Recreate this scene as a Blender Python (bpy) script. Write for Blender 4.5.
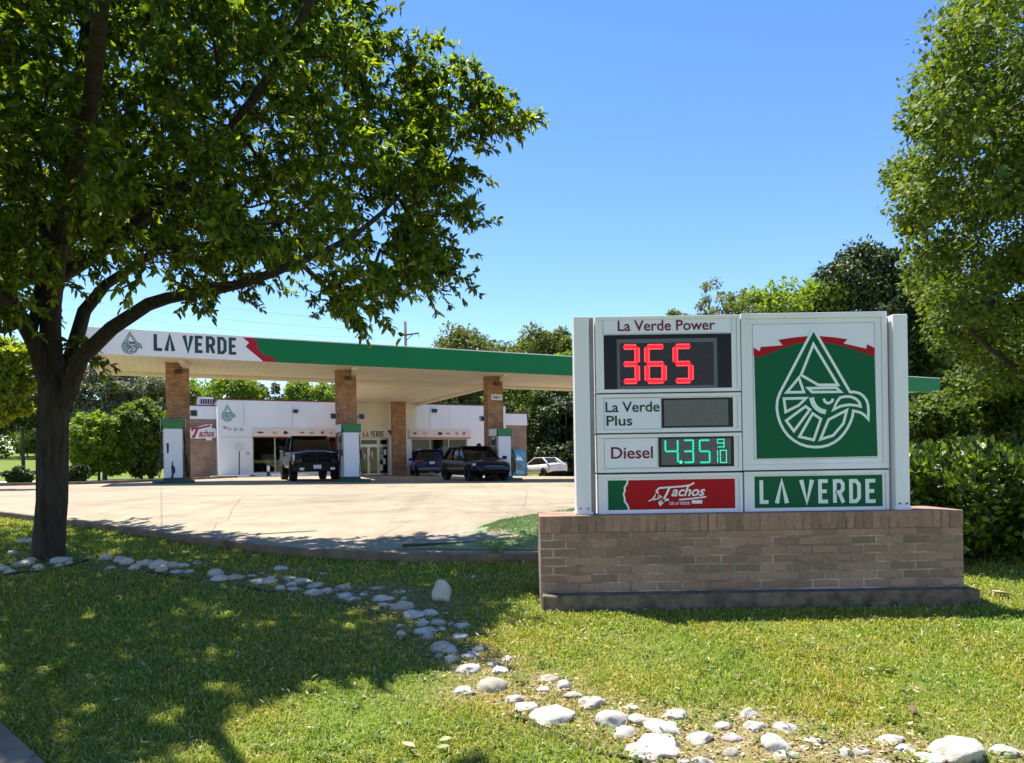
import bpy, bmesh, math, random
import numpy as np
from mathutils import Vector, Matrix
random.seed(7)
rng = np.random.default_rng(11)
R = math.radians
SC = bpy.context.scene
COL = SC.collection
for _o in list(bpy.data.objects):
    bpy.data.objects.remove(_o)

# ------------------------------------------------------------------ camera, sky, sun, exposure
FPX, HPX, ROLL, EYE = 720.0, 464.0, R(0.9), 1.6
cam_data = bpy.data.cameras.new('camera')
cam = bpy.data.objects.new('camera', cam_data); COL.objects.link(cam)
cam_data.sensor_width = 36.0
cam_data.lens = FPX / 1024 * 36.0
cam_data.shift_y = (HPX - 381.5) / 1024
cam_data.clip_start = 0.05; cam_data.clip_end = 3000
CX = Vector((math.cos(ROLL), 0, -math.sin(ROLL)))
CY = Vector((math.sin(ROLL), 0, math.cos(ROLL)))
CZ = Vector((0, -1, 0))
cam.matrix_world = Matrix(((CX.x, CY.x, CZ.x, 0), (CX.y, CY.y, CZ.y, 0), (CX.z, CY.z, CZ.z, EYE), (0, 0, 0, 1)))
SC.camera = cam

SUN_EL, SUN_AZ = R(69), R(-43)          # azimuth measured from +Y (ahead), negative = to the left
world = bpy.data.worlds.new('World'); SC.world = world
world.use_nodes = True
wn = world.node_tree
sky = wn.nodes.new('ShaderNodeTexSky')
sky.sky_type = 'NISHITA'; sky.sun_disc = False
sky.sun_elevation = SUN_EL; sky.sun_rotation = SUN_AZ
sky.air_density = 1.0; sky.dust_density = 0.0; sky.ozone_density = 2.0; sky.altitude = 0
bgn = wn.nodes['Background']
hs = wn.nodes.new('ShaderNodeHueSaturation'); hs.inputs['Saturation'].default_value = 1.22; hs.inputs['Hue'].default_value = 0.508
wn.links.new(sky.outputs['Color'], hs.inputs['Color'])
wn.links.new(hs.outputs['Color'], bgn.inputs['Color'])
bgn.inputs['Strength'].default_value = 0.105
sun_data = bpy.data.lights.new('sun', 'SUN')
sun_data.energy = 5.0; sun_data.angle = R(0.53); sun_data.color = (1.0, 0.95, 0.87)
sun = bpy.data.objects.new('sun', sun_data); COL.objects.link(sun)
sd = Vector((math.sin(SUN_AZ) * math.cos(SUN_EL), math.cos(SUN_AZ) * math.cos(SUN_EL), math.sin(SUN_EL)))
sun.rotation_euler = sd.to_track_quat('Z', 'Y').to_euler()
sun.location = sd * 60
SC.view_settings.view_transform = 'Standard'
SC.view_settings.look = 'None'
SC.view_settings.exposure = 1.2
SC.view_settings.gamma = 1.0
SC.view_settings.use_curve_mapping = False
SC.render.engine = 'CYCLES'
SC.cycles.use_denoising = True
SC.cycles.max_bounces = 7
SC.cycles.diffuse_bounces = 4
SC.cycles.transmission_bounces = 4

# ------------------------------------------------------------------ reading the photograph: pixel -> ray -> point
def ray(px, py):
    u = (px - 512) / FPX; v = -(py - HPX) / FPX
    return Vector((u * CX.x + v * CY.x, 1.0, u * CX.z + v * CY.z))
def at(px, py, D):
    r = ray(px, py); return Vector((r.x * D, D, EYE + r.z * D))
def hz(px):
    return HPX - (px - 512) * math.tan(ROLL)

# ------------------------------------------------------------------ ground heights
def smooth(t):
    t = np.clip(t, 0, 1); return t * t * (3 - 2 * t)
def Gz(x, y):
    """height of the paved lot (and, 9 cm lower, of the lawn) at x, y"""
    x = np.asarray(x, float); y = np.asarray(y, float)
    a = 1.41 - 0.065 * y; k = 0.05
    n = k * np.logaddexp(a / k, 0.53 / k)
    d = n + 0.02 * np.clip(x + 12, 0, 26) * smooth((y - 12) / 12)
    d = d + 0.022 * np.clip(y - 46, 0, 25) * smooth((x + 6) / 5)
    d = d - 0.05 * np.clip(y - 50, 0, 90) * smooth((-26 - x) / 12)
    return EYE - d
def Lz(x, y):
    return Gz(x, y) - 0.09
EDGE = [(-60, 21), (-25, 19.5), (-14, 15.3), (-8.5, 11.9), (-5.8, 10.2), (-3.8, 8.8), (-2.34, 7.94), (-1.18, 7.57), (0.34, 7.45),
        (3, 7.6), (5, 9), (8, 14), (14, 24), (60, 34)]
EX = np.array([e[0] for e in EDGE]); EY = np.array([e[1] for e in EDGE])
def yfront(x):
    return np.interp(x, EX, EY)
BACK = [(-60, 25.5), (-20, 27), (-16.2, 28.3), (-15.6, 30.5), (-15.4, 33), (-22, 48), (30, 70), (60, 70)]
def yback(x):
    return float(np.interp(x, [-60, -20, -16.6, -15.9, -15.2, 60], [25.5, 27, 28.2, 30, 66, 66]))
def ground_hit(px, py, f=Lz):
    r = ray(px, py); lo, hi = 1.2, 400.0
    g = lambda D: (EYE + r.z * D) - float(f(r.x * D, D))
    D = 1.2
    while D < 400 and g(D) > 0:
        D *= 1.03
    lo, hi = D / 1.03, D
    for _ in range(30):
        m = (lo + hi) / 2
        if g(m) > 0: lo = m
        else: hi = m
    return Vector((r.x * hi, hi, float(f(r.x * hi, hi))))

# ------------------------------------------------------------------ materials
def newmat(name):
    m = bpy.data.materials.new(name); m.use_nodes = True
    nt = m.node_tree; b = nt.nodes['Principled BSDF']
    return m, nt, b
def srgb(r, g, b):
    f = lambda c: (c / 255 / 12.92) if c / 255 <= 0.04045 else ((c / 255 + 0.055) / 1.055) ** 2.4
    return (f(r), f(g), f(b))
def node(nt, t, **kw):
    n = nt.nodes.new(t)
    for k, v in kw.items():
        if k.startswith('i_'):
            n.inputs[k[2:].replace('_', ' ')].default_value = v
        else: setattr(n, k, v)
    return n
def ramp(nt, fac, stops):
    n = nt.nodes.new('ShaderNodeValToRGB')
    while len(n.color_ramp.elements) < len(stops): n.color_ramp.elements.new(0.5)
    for e, (p, c) in zip(n.color_ramp.elements, stops):
        e.position = p; e.color = (*c, 1) if len(c) == 3 else c
    nt.links.new(fac, n.inputs['Fac'])
    return n.outputs['Color']
def mixc(nt, fac, a, b, mode='MIX'):
    n = nt.nodes.new('ShaderNodeMix'); n.data_type = 'RGBA'; n.blend_type = mode
    for sock, v in ((n.inputs[0], fac), (n.inputs[6], a), (n.inputs[7], b)):
        if isinstance(v, (int, float)): sock.default_value = v
        elif isinstance(v, tuple): sock.default_value = (*v, 1) if len(v) == 3 else v
        else: nt.links.new(v, sock)
    return n.outputs[2]
def math_n(nt, op, a, b=0.0):
    n = nt.nodes.new('ShaderNodeMath'); n.operation = op
    for i, v in enumerate((a, b)):
        if isinstance(v, (int, float)): n.inputs[i].default_value = v
        else: nt.links.new(v, n.inputs[i])
    return n.outputs[0]
def coords(nt, scale=(1, 1, 1), rot=(0, 0, 0), kind='Object'):
    tc = nt.nodes.new('ShaderNodeTexCoord'); mp = nt.nodes.new('ShaderNodeMapping')
    mp.inputs['Scale'].default_value = scale; mp.inputs['Rotation'].default_value = rot
    nt.links.new(tc.outputs[kind], mp.inputs['Vector']); return mp.outputs['Vector']
def noise(nt, vec, scale, detail=4, rough=0.6):
    n = nt.nodes.new('ShaderNodeTexNoise'); n.inputs['Scale'].default_value = scale
    n.inputs['Detail'].default_value = detail; n.inputs['Roughness'].default_value = rough
    nt.links.new(vec, n.inputs['Vector']); return n.outputs['Fac']
def bump(nt, b, h, strength=0.3, dist=0.01):
    n = nt.nodes.new('ShaderNodeBump'); n.inputs['Strength'].default_value = strength
    n.inputs['Distance'].default_value = dist
    nt.links.new(h, n.inputs['Height']); nt.links.new(n.outputs['Normal'], b.inputs['Normal'])
MATS = {}
def plain(name, c, rough=0.5, metal=0.0, vary=0.12, scale=6.0, coat=0.0, bmp=0.0, streak=False, spec=None):
    """a plain surface with slight procedural wear"""
    if name in MATS: return MATS[name]
    m, nt, b = newmat(name)
    v = coords(nt, (1, 1, 0.25) if streak else (1, 1, 1))
    f = noise(nt, v, scale)
    lo = tuple(max(0, x * (1 - vary)) for x in c); hi = tuple(min(1, x * (1 + vary * 0.6)) for x in c)
    nt.links.new(ramp(nt, f, [(0.3, lo), (0.7, hi)]), b.inputs['Base Color'])
    b.inputs['Roughness'].default_value = rough; b.inputs['Metallic'].default_value = metal
    b.inputs['Coat Weight'].default_value = coat; b.inputs['Coat Roughness'].default_value = 0.05
    if spec is not None: b.inputs['Specular IOR Level'].default_value = spec
    if bmp: bump(nt, b, noise(nt, coords(nt), scale * 12), bmp)
    MATS[name] = m; return m
def emissive(name, c, strength):
    if name in MATS: return MATS[name]
    m, nt, b = newmat(name)
    b.inputs['Base Color'].default_value = (*c, 1); b.inputs['Emission Color'].default_value = (*c, 1)
    b.inputs['Emission Strength'].default_value = strength
    MATS[name] = m; return m
def brick_mat(name, c1, c2, mortar, bw=0.203, rh=0.0677, ms=0.009, soldier=False, off=(0, 0, 0), offset=0.5):
    m, nt, b = newmat(name)
    tc = nt.nodes.new('ShaderNodeTexCoord')
    sp = nt.nodes.new('ShaderNodeSeparateXYZ'); nt.links.new(tc.outputs['Object'], sp.inputs[0])
    s = math_n(nt, 'ADD', sp.outputs[0], sp.outputs[1])
    cb = nt.nodes.new('ShaderNodeCombineXYZ')
    nt.links.new(math_n(nt, 'ADD', s, off[0]), cb.inputs[0])
    nt.links.new(math_n(nt, 'ADD', sp.outputs[2], off[1]), cb.inputs[1])
    # wobble so courses are not ruler-straight
    nz = nt.nodes.new('ShaderNodeTexNoise'); nz.inputs['Scale'].default_value = 9.0
    nt.links.new(cb.outputs[0], nz.inputs['Vector'])
    wob = nt.nodes.new('ShaderNodeVectorMath'); wob.operation = 'MULTIPLY_ADD'
    nt.links.new(nz.outputs['Color'], wob.inputs[0]); wob.inputs[1].default_value = (0.006, 0.006, 0)
    nt.links.new(cb.outputs[0], wob.inputs[2])
    bt = nt.nodes.new('ShaderNodeTexBrick'); nt.links.new(wob.outputs[0], bt.inputs['Vector'])
    bt.inputs['Scale'].default_value = 1.0
    bt.inputs['Brick Width'].default_value = bw; bt.inputs['Row Height'].default_value = rh
    bt.inputs['Mortar Size'].default_value = ms; bt.inputs['Mortar Smooth'].default_value = 0.3
    bt.inputs['Color1'].default_value = (*c1, 1); bt.inputs['Color2'].default_value = (*c2, 1)
    bt.inputs['Mortar'].default_value = (*mortar, 1); bt.inputs['Bias'].default_value = 0.0
    bt.offset = 0.0 if soldier else offset
    fine = noise(nt, tc.outputs['Object'], 45, 5)
    big = noise(nt, tc.outputs['Object'], 2.2, 3)
    mcol = ramp(nt, noise(nt, tc.outputs['Object'], 3.5, 4), [(.42, tuple(q * .45 for q in mortar)), (.62, mortar)])
    nt.links.new(mcol, bt.inputs['Mortar'])
    c = mixc(nt, 0.55, bt.outputs['Color'], ramp(nt, fine, [(0.3, (0.55, 0.53, 0.5)), (0.7, (1.25, 1.2, 1.15))]), 'MULTIPLY')
    c = mixc(nt, 0.6, c, ramp(nt, big, [(0.3, (0.72, 0.7, 0.68)), (0.65, (1.1, 1.1, 1.1))]), 'MULTIPLY')
    nt.links.new(c, b.inputs['Base Color']); b.inputs['Roughness'].default_value = 0.9
    h = math_n(nt, 'SUBTRACT', math_n(nt, 'MULTIPLY', fine, 0.35), bt.outputs['Fac'])
    bump(nt, b, h, 0.7, 0.008)
    return m
def leaf_mat(name, dark, mid, lite, trans=0.35, rough=0.45, straw=None, tint=None, glow=(1.5, 1.45, 0.5)):
    """leaf / blade colour varies leaf by leaf and, slowly, across the plant"""
    m, nt, b = newmat(name)
    geo = nt.nodes.new('ShaderNodeNewGeometry')
    stops = [(0.0, dark), (0.5, mid), (1.0, lite)]
    c = ramp(nt, geo.outputs['Random Per Island'], stops)
    if straw:
        wn_ = nt.nodes.new('ShaderNodeTexWhiteNoise'); wn_.noise_dimensions = '1D'
        nt.links.new(geo.outputs['Random Per Island'], wn_.inputs['W'])
        k = math_n(nt, 'GREATER_THAN', wn_.outputs['Value'], 1 - straw[1])
        c = mixc(nt, k, c, straw[0])
    if tint:
        n1 = noise(nt, coords(nt), tint[0], 3)
        c = mixc(nt, 1.0, c, ramp(nt, n1, [(0.35, tint[1]), (0.65, tint[2])]), 'MULTIPLY')
    nt.links.new(c, b.inputs['Base Color']); b.inputs['Roughness'].default_value = rough
    b.inputs['Specular IOR Level'].default_value = 0.3
    tr = nt.nodes.new('ShaderNodeBsdfTranslucent')
    nt.links.new(mixc(nt, 1.0, c, glow, 'MULTIPLY'), tr.inputs['Color'])
    ms = nt.nodes.new('ShaderNodeMixShader'); ms.inputs[0].default_value = trans
    nt.links.new(b.outputs[0], ms.inputs[1]); nt.links.new(tr.outputs[0], ms.inputs[2])
    nt.links.new(ms.outputs[0], nt.nodes['Material Output'].inputs['Surface'])
    return m
def bark_mat(name, c1, c2):
    m, nt, b = newmat(name)
    v = coords(nt, (9, 9, 1.6)); f = noise(nt, v, 2.2, 7, 0.7)
    nt.links.new(ramp(nt, f, [(0.3, c1), (0.7, c2)]), b.inputs['Base Color'])
    b.inputs['Roughness'].default_value = 0.95
    bump(nt, b, f, 1.0, 0.05); return m

# ------------------------------------------------------------------ mesh building
class MB:
    """collects faces (authored in any frame; off is subtracted) and links them as ONE mesh object"""
    def __init__(s, off=(0, 0, 0)):
        s.v = []; s.f = []; s.off = Vector(off)
    def add(s, vs, fs):
        n = len(s.v); s.v += [Vector(p) - s.off for p in vs]; s.f += [tuple(i + n for i in f) for f in fs]
        return s
    def box(s, a, b):
        (x0, y0, z0), (x1, y1, z1) = a, b
        x0, x1 = min(x0, x1), max(x0, x1); y0, y1 = min(y0, y1), max(y0, y1); z0, z1 = min(z0, z1), max(z0, z1)
        return s.add([(x0, y0, z0), (x1, y0, z0), (x1, y1, z0), (x0, y1, z0), (x0, y0, z1), (x1, y0, z1), (x1, y1, z1), (x0, y1, z1)],
                     [(3, 2, 1, 0), (4, 5, 6, 7), (0, 1, 5, 4), (1, 2, 6, 5), (2, 3, 7, 6), (3, 0, 4, 7)])
    def hexa(s, p):
        return s.add(p, [(3, 2, 1, 0), (4, 5, 6, 7), (0, 1, 5, 4), (1, 2, 6, 5), (2, 3, 7, 6), (3, 0, 4, 7)])
    def prism(s, poly, y0, y1):
        """poly = (x, z) outline, extruded along y from y0 (front) to y1"""
        n = len(poly)
        vs = [(x, y0, z) for x, z in poly] + [(x, y1, z) for x, z in poly]
        fs = [tuple(range(n)), tuple(range(2 * n - 1, n - 1, -1))]
        fs += [(i, i + n, (i + 1) % n + n, (i + 1) % n) for i in range(n)]
        return s.add(vs, fs)
    def prism_z(s, poly, z0, z1):
        n = len(poly)
        vs = [(x, y, z0) for x, y in poly] + [(x, y, z1) for x, y in poly]
        fs = [tuple(range(n - 1, -1, -1)), tuple(range(n, 2 * n))]
        fs += [(i, (i + 1) % n, (i + 1) % n + n, i + n) for i in range(n)]
        return s.add(vs, fs)
    def prism_x(s, poly, x0, x1):
        n = len(poly)
        vs = [(x0, y, z) for y, z in poly] + [(x1, y, z) for y, z in poly]
        fs = [tuple(range(n - 1, -1, -1)), tuple(range(n, 2 * n))]
        fs += [(i, (i + 1) % n, (i + 1) % n + n, i + n) for i in range(n)]
        return s.add(vs, fs)
    def ribbon(s, pts, w, y, closed=False, lim=0.4):
        """flat mitred stroke in the x,z plane at depth y"""
        P = [Vector((p[0], p[1])) for p in pts]; n = len(P); L = []; Rr = []
        for i in range(n):
            if closed: a, b = P[i] - P[i - 1], P[(i + 1) % n] - P[i]
            else:
                a = P[i] - P[i - 1] if i else P[1] - P[0]
                b = P[i + 1] - P[i] if i < n - 1 else a
                if not i: a = b
            a = a.normalized(); b = b.normalized()
            na = Vector((-a.y, a.x)); nb = Vector((-b.y, b.x)); mm = (na + nb)
            if mm.length < 1e-4: mm = na
            mm.normalize(); k = w / 2 / max(lim, mm.dot(na))
            L.append(P[i] + mm * k); Rr.append(P[i] - mm * k)
        vs = [(p.x, y, p.y) for p in L] + [(p.x, y, p.y) for p in Rr]
        m = n if closed else n - 1
        return s.add(vs, [(i, i + n, (i + 1) % n + n, (i + 1) % n) for i in range(m)])
    def flat(s, poly, y):
        return s.add([(x, y, z) for x, z in poly], [tuple(range(len(poly)))])
    def tube(s, pts, rad, n=8, cap=True):
        pts = [Vector(p) for p in pts]
        rs = rad if isinstance(rad, (list, tuple)) else [rad] * len(pts)
        vs = []; fs = []
        for i, p in enumerate(pts):
            t = (pts[min(i + 1, len(pts) - 1)] - pts[max(i - 1, 0)]).normalized()
            up = Vector((0, 0, 1)) if abs(t.z) < 0.95 else Vector((1, 0, 0))
            a = t.cross(up).normalized(); b = t.cross(a).normalized()
            for k in range(n):
                q = 2 * math.pi * k / n
                vs.append(p + (a * math.cos(q) + b * math.sin(q)) * rs[i])
        for i in range(len(pts) - 1):
            for k in range(n):
                fs.append((i * n + k, i * n + (k + 1) % n, (i + 1) * n + (k + 1) % n, (i + 1) * n + k))
        if cap: fs += [tuple(range(n)), tuple(range(len(pts) * n - 1, (len(pts) - 1) * n - 1, -1))]
        return s.add(vs, fs)
    def disc(s, c, axis, r, th, n=20, r2=None):
        """cylinder centred on c along axis 'x','y','z'"""
        c = Vector(c); d = {'x': Vector((1, 0, 0)), 'y': Vector((0, 1, 0)), 'z': Vector((0, 0, 1))}[axis] * th / 2
        return s.tube([c - d, c + d], [r, r2 if r2 is not None else r], n)
    def build(s, name, m, parent=None, smooth_=False, bevel=0.0, sub=0):
        me = bpy.data.meshes.new(name)
        me.from_pydata([tuple(p) for p in s.v], [], s.f)
        bm = bmesh.new(); bm.from_mesh(me); bmesh.ops.recalc_face_normals(bm, faces=bm.faces[:]); bm.to_mesh(me); bm.free()
        return link(name, me, m, parent, smooth_, bevel, sub)
def link(name, me, m, parent=None, smooth_=False, bevel=0.0, sub=0):
    o = bpy.data.objects.new(name, me); COL.objects.link(o)
    if m is not None: me.materials.append(m)
    if smooth_:
        me.polygons.foreach_set('use_smooth', [True] * len(me.polygons))
    if parent is not None: o.parent = parent
    if bevel:
        b = o.modifiers.new('edge', 'BEVEL'); b.width = bevel; b.segments = 2; b.limit_method = 'ANGLE'; b.angle_limit = R(35)
    if sub:
        q = o.modifiers.new('smooth', 'SUBSURF'); q.levels = sub; q.render_levels = sub
    return o
def fastmesh(name, V, F):
    """V (n,3) float array, F list of equal-width index arrays"""
    me = bpy.data.meshes.new(name)
    V = np.ascontiguousarray(V, dtype=np.float32)
    me.vertices.add(len(V)); me.vertices.foreach_set('co', V.ravel())
    loops = np.concatenate([f.ravel() for f in F]).astype(np.int32)
    tot = np.concatenate([np.full(len(f), f.shape[1], np.int32) for f in F])
    start = np.concatenate([[0], np.cumsum(tot)[:-1]]).astype(np.int32)
    me.loops.add(len(loops)); me.loops.foreach_set('vertex_index', loops)
    me.polygons.add(len(tot)); me.polygons.foreach_set('loop_start', start); me.polygons.foreach_set('loop_total', tot)
    me.update(calc_edges=True)
    return me
def tag(o, label, cat=None, group=None, kind=None):
    if label: o['label'] = label
    if cat: o['category'] = cat
    if group: o['group'] = group
    if kind: o['kind'] = kind
    return o
def thing(name, label, cat, loc=(0, 0, 0), rz=0.0, group=None):
    o = bpy.data.objects.new(name, None); COL.objects.link(o)
    o.location = loc; o.rotation_euler = (0, 0, rz); o.empty_display_size = 0.2
    return tag(o, label, cat, group)
def copy_tree(o, parent=None):
    c = o.copy(); COL.objects.link(c)
    if parent is not None: c.parent = parent
    for ch in o.children: copy_tree(ch, c)
    return c
def text_into(mb, body, x0, z0, x1, z1, y, bold=0.0, shear=0.0, align_h=True):
    """lettering fitted into the box x0..x1, z0..z1 of the x,z plane at depth y"""
    cu = bpy.data.curves.new('lettering', 'FONT'); cu.body = body; cu.size = 1.0; cu.shear = shear; cu.offset = bold
    cu.resolution_u = 4
    o = bpy.data.objects.new('lettering', cu); COL.objects.link(o)
    bpy.context.view_layer.update()
    me = bpy.data.meshes.new_from_object(o.evaluated_get(bpy.context.evaluated_depsgraph_get()))
    xs = [v.co.x for v in me.vertices]; ys = [v.co.y for v in me.vertices]
    ax, bx, ay, by = min(xs), max(xs), min(ys), max(ys)
    vs = [(x0 + (v.co.x - ax) / (bx - ax) * (x1 - x0), y, z0 + (v.co.y - ay) / (by - ay) * (z1 - z0)) for v in me.vertices]
    mb.add(vs, [tuple(p.vertices) for p in me.polygons])
    bpy.data.objects.remove(o); bpy.data.curves.remove(cu); bpy.data.meshes.remove(me)
    return mb
# condensed capitals drawn as strokes in a 0..1 x 0..1 cell
GLYPH = {'L': [[(0.1, 1), (0.1, 0.06), (0.95, 0.06)]],
         'A': [[(0.08, 0), (0.5, 0.97), (0.92, 0)]],
         'V': [[(0.08, 1), (0.5, 0.03), (0.92, 1)]],
         'E': [[(0.95, 0.94), (0.12, 0.94), (0.12, 0.06), (0.95, 0.06)], [(0.19, 0.5), (0.82, 0.5)]],
         'R': [[(0.12, 0), (0.12, 0.94), (0.66, 0.94), (0.88, 0.82), (0.88, 0.58), (0.66, 0.46), (0.2, 0.46)], [(0.55, 0.41), (0.92, 0)]],
         'D': [[(0.12, 0.06), (0.12, 0.94), (0.6, 0.94), (0.88, 0.78), (0.88, 0.22), (0.6, 0.06)]]}
def glyph(mb, ch, x0, z0, w, h, stroke, y):
    for j, st in enumerate(GLYPH[ch]):
        pts = [(x0 + a * w, z0 + b * h) for a, b in st]
        mb.ribbon(pts, stroke * (1.18 if ch in 'AV' else 1), y - 0.0008 * j, closed=(ch == 'D'), lim=0.7)
# ------------------------------------------------------------------ frame of the filling station (u along the canopy, v towards the shop)
TH = R(26.0)
P0 = at(84, 353, 24.6); CAN_Z = P0.z
eu = Vector((math.cos(TH), math.sin(TH), 0)); ev = Vector((-math.sin(TH), math.cos(TH), 0))
def A2W(u, v, z=0.0):
    return Vector((P0.x + u * eu.x + v * ev.x, P0.y + u * eu.y + v * ev.y, z))
def W2A(p):
    d = Vector((p.x - P0.x, p.y - P0.y, 0)); return d.dot(eu), d.dot(ev)
def onv(px, py, v):
    """pixel on the upright plane v = const -> (u, z)"""
    r = ray(px, py); n = ev
    o = A2W(0, v)
    t = (o.x * n.x + o.y * n.y) / (r.x * n.x + r.y * n.y)
    p = Vector((r.x * t, t, EYE + r.z * t)); u, _ = W2A(p)
    return u, p.z
def rect_v(px0, py0, px1, py1, v):
    u0, _ = onv(px0, (py0 + py1) / 2, v); u1, _ = onv(px1, (py0 + py1) / 2, v)
    _, z1 = onv((px0 + px1) / 2, py0, v); _, z0 = onv((px0 + px1) / 2, py1, v)
    return u0, z0, u1, z1
def gA(u, v):
    p = A2W(u, v); return float(Gz(p.x, p.y))
def athing(name, label, cat, u, v, z=None, group=None):
    p = A2W(u, v, gA(u, v) if z is None else z)
    o = thing(name, label, cat, p, TH, group); o_off = (u, v, p.z)
    return o, o_off

# ------------------------------------------------------------------ ground, lot, kerbs, pavement
def make_ground():
    xs = np.unique(np.concatenate([np.linspace(-600, -60, 28), np.linspace(-60, -14, 60), np.linspace(-14, 12, 105), np.linspace(12, 60, 40), np.linspace(60, 600, 28)]))
    ys = np.unique(np.concatenate([np.linspace(-60, 0, 8), np.linspace(0, 14, 85), np.linspace(14, 75, 60), np.linspace(75, 900, 40)]))
    X, Y = np.meshgrid(xs, ys)
    Z = Lz(X, Y)
    near = (Y < 14)
    Z = Z + np.where(near, 0.012 * np.sin(X * 3.1 + 1.3 * np.sin(Y * 2.3)) * np.cos(Y * 2.7 + X), 0) * smooth((yfront(X) - Y) / 1.0)
    V = np.stack([X, Y, Z], -1).reshape(-1, 3); n = len(xs); mrows = len(ys)
    i = np.arange((mrows - 1) * n).reshape(mrows - 1, n)[:, :-1].ravel()
    F = np.stack([i, i + 1, i + n + 1, i + n], 1)
    me = fastmesh('ground', V, [F])
    m, nt, b = newmat('lawn soil')
    v = coords(nt)
    f1 = noise(nt, v, 1.1, 5); f2 = noise(nt, v, 30, 5)
    c = ramp(nt, f1, [(0.35, (0.11, 0.15, 0.03)), (0.55, (0.14, 0.18, 0.035)), (0.72, (0.19, 0.16, 0.065))])
    c = mixc(nt, 0.5, c, ramp(nt, f2, [(0.3, (0.5, 0.5, 0.5)), (0.7, (1.4, 1.35, 1.2))]), 'MULTIPLY')
    nt.links.new(c, b.inputs['Base Color']); b.inputs['Roughness'].default_value = 1
    b.inputs['Specular IOR Level'].default_value = 0.1
    bump(nt, b, f2, 0.8, 0.03)
    o = link('ground', me, m, None, True); o['kind'] = 'structure'
make_ground()
def make_lot():
    xs = np.unique(np.concatenate([np.linspace(-60, -17, 44), np.linspace(-17, -14.5, 21), np.linspace(-14.5, 6, 60), np.linspace(6, 60, 40)]))
    nr = 60; V = []
    for x in xs:
        y0 = float(yfront(x)); y1 = max(y0 + 0.5, yback(x))
        t = (np.arange(nr) / (nr - 1)) ** 1.5
        y = y0 + (y1 - y0) * t
        V.append(np.stack([np.full(nr, x), y, Gz(np.full(nr, x), y)], 1))
    V = np.concatenate(V)
    i = (np.arange((len(xs) - 1))[:, None] * nr + np.arange(nr - 1)[None]).ravel()
    F = np.stack([i, i + nr, i + nr + 1, i + 1], 1)
    me = fastmesh('concrete_lot', V, [F])
    m, nt, b = newmat('sunbleached concrete')
    v = coords(nt); vr = coords(nt, rot=(0, 0, -R(26)))
    f = noise(nt, v, 0.35, 6, 0.65); g = noise(nt, v, 2.2, 6, 0.7); h = noise(nt, v, 40, 4)
    c = ramp(nt, f, [(0.3, (0.225, 0.18, 0.115)), (0.5, (0.295, 0.238, 0.155)), (0.7, (0.35, 0.285, 0.19))])
    c = mixc(nt, 0.5, c, ramp(nt, g, [(0.35, (0.66, 0.63, 0.58)), (0.6, (1.06, 1.05, 1.03))]), 'MULTIPLY')
    c = mixc(nt, 0.35, c, ramp(nt, h, [(0.3, (0.75, 0.75, 0.75)), (0.7, (1.2, 1.2, 1.2))]), 'MULTIPLY')
    bt = nt.nodes.new('ShaderNodeTexBrick'); nt.links.new(vr, bt.inputs['Vector'])
    for k, q in (('Scale', 1.0), ('Brick Width', 4.6), ('Row Height', 3.8), ('Mortar Size', 0.018), ('Mortar Smooth', 0.4)): bt.inputs[k].default_value = q
    bt.offset = 0.0
    c = mixc(nt, math_n(nt, 'MULTIPLY', bt.outputs['Fac'], 0.75), c, (0.16, 0.13, 0.10))
    vo = nt.nodes.new('ShaderNodeTexVoronoi'); vo.feature = 'DISTANCE_TO_EDGE'; vo.inputs['Scale'].default_value = 0.16
    nzv = nt.nodes.new('ShaderNodeTexNoise'); nzv.inputs['Scale'].default_value = 0.9; nt.links.new(v, nzv.inputs['Vector'])
    nt.links.new(mixc(nt, 0.06, v, nzv.outputs['Color'], 'ADD'), vo.inputs['Vector'])
    crack = math_n(nt, 'LESS_THAN', vo.outputs['Distance'], 0.0018)
    c = mixc(nt, math_n(nt, 'MULTIPLY', crack, 0.6), c, (0.14, 0.11, 0.09))
    # oil drips
    vs = nt.nodes.new('ShaderNodeTexVoronoi'); vs.inputs['Scale'].default_value = 0.55; nt.links.new(v, vs.inputs['Vector'])
    sp = math_n(nt, 'LESS_THAN', vs.outputs['Distance'], 0.06)
    c = mixc(nt, math_n(nt, 'MULTIPLY', sp, 0.6), c, (0.16, 0.13, 0.11))
    tyre = noise(nt, coords(nt, (1.6, .12, 1), (0, 0, R(62))), 1.0, 5, .6)
    c = mixc(nt, 0.7, c, ramp(nt, tyre, [(.3, (.70, .67, .63)), (.5, (1, 1, 1)), (.7, (1.05, 1.05, 1.04))]), 'MULTIPLY')
    grime = noise(nt, coords(nt, (.5, 1.3, 1), (0, 0, R(10))), 1.4, 8, .75)
    c = mixc(nt, 0.8, c, ramp(nt, grime, [(.36, (.66, .62, .57)), (.5, (1, 1, 1))]), 'MULTIPLY')
    nt.links.new(c, b.inputs['Base Color']); b.inputs['Roughness'].default_value = 0.85
    bump(nt, b, h, 0.25, 0.01)
    o = link('concrete_lot', me, m, None, True); o['kind'] = 'structure'
make_lot()
M_kerb = plain('kerb concrete', (0.17, 0.13, 0.092), 0.9, vary=0.5, scale=3, bmp=0.4)
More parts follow.
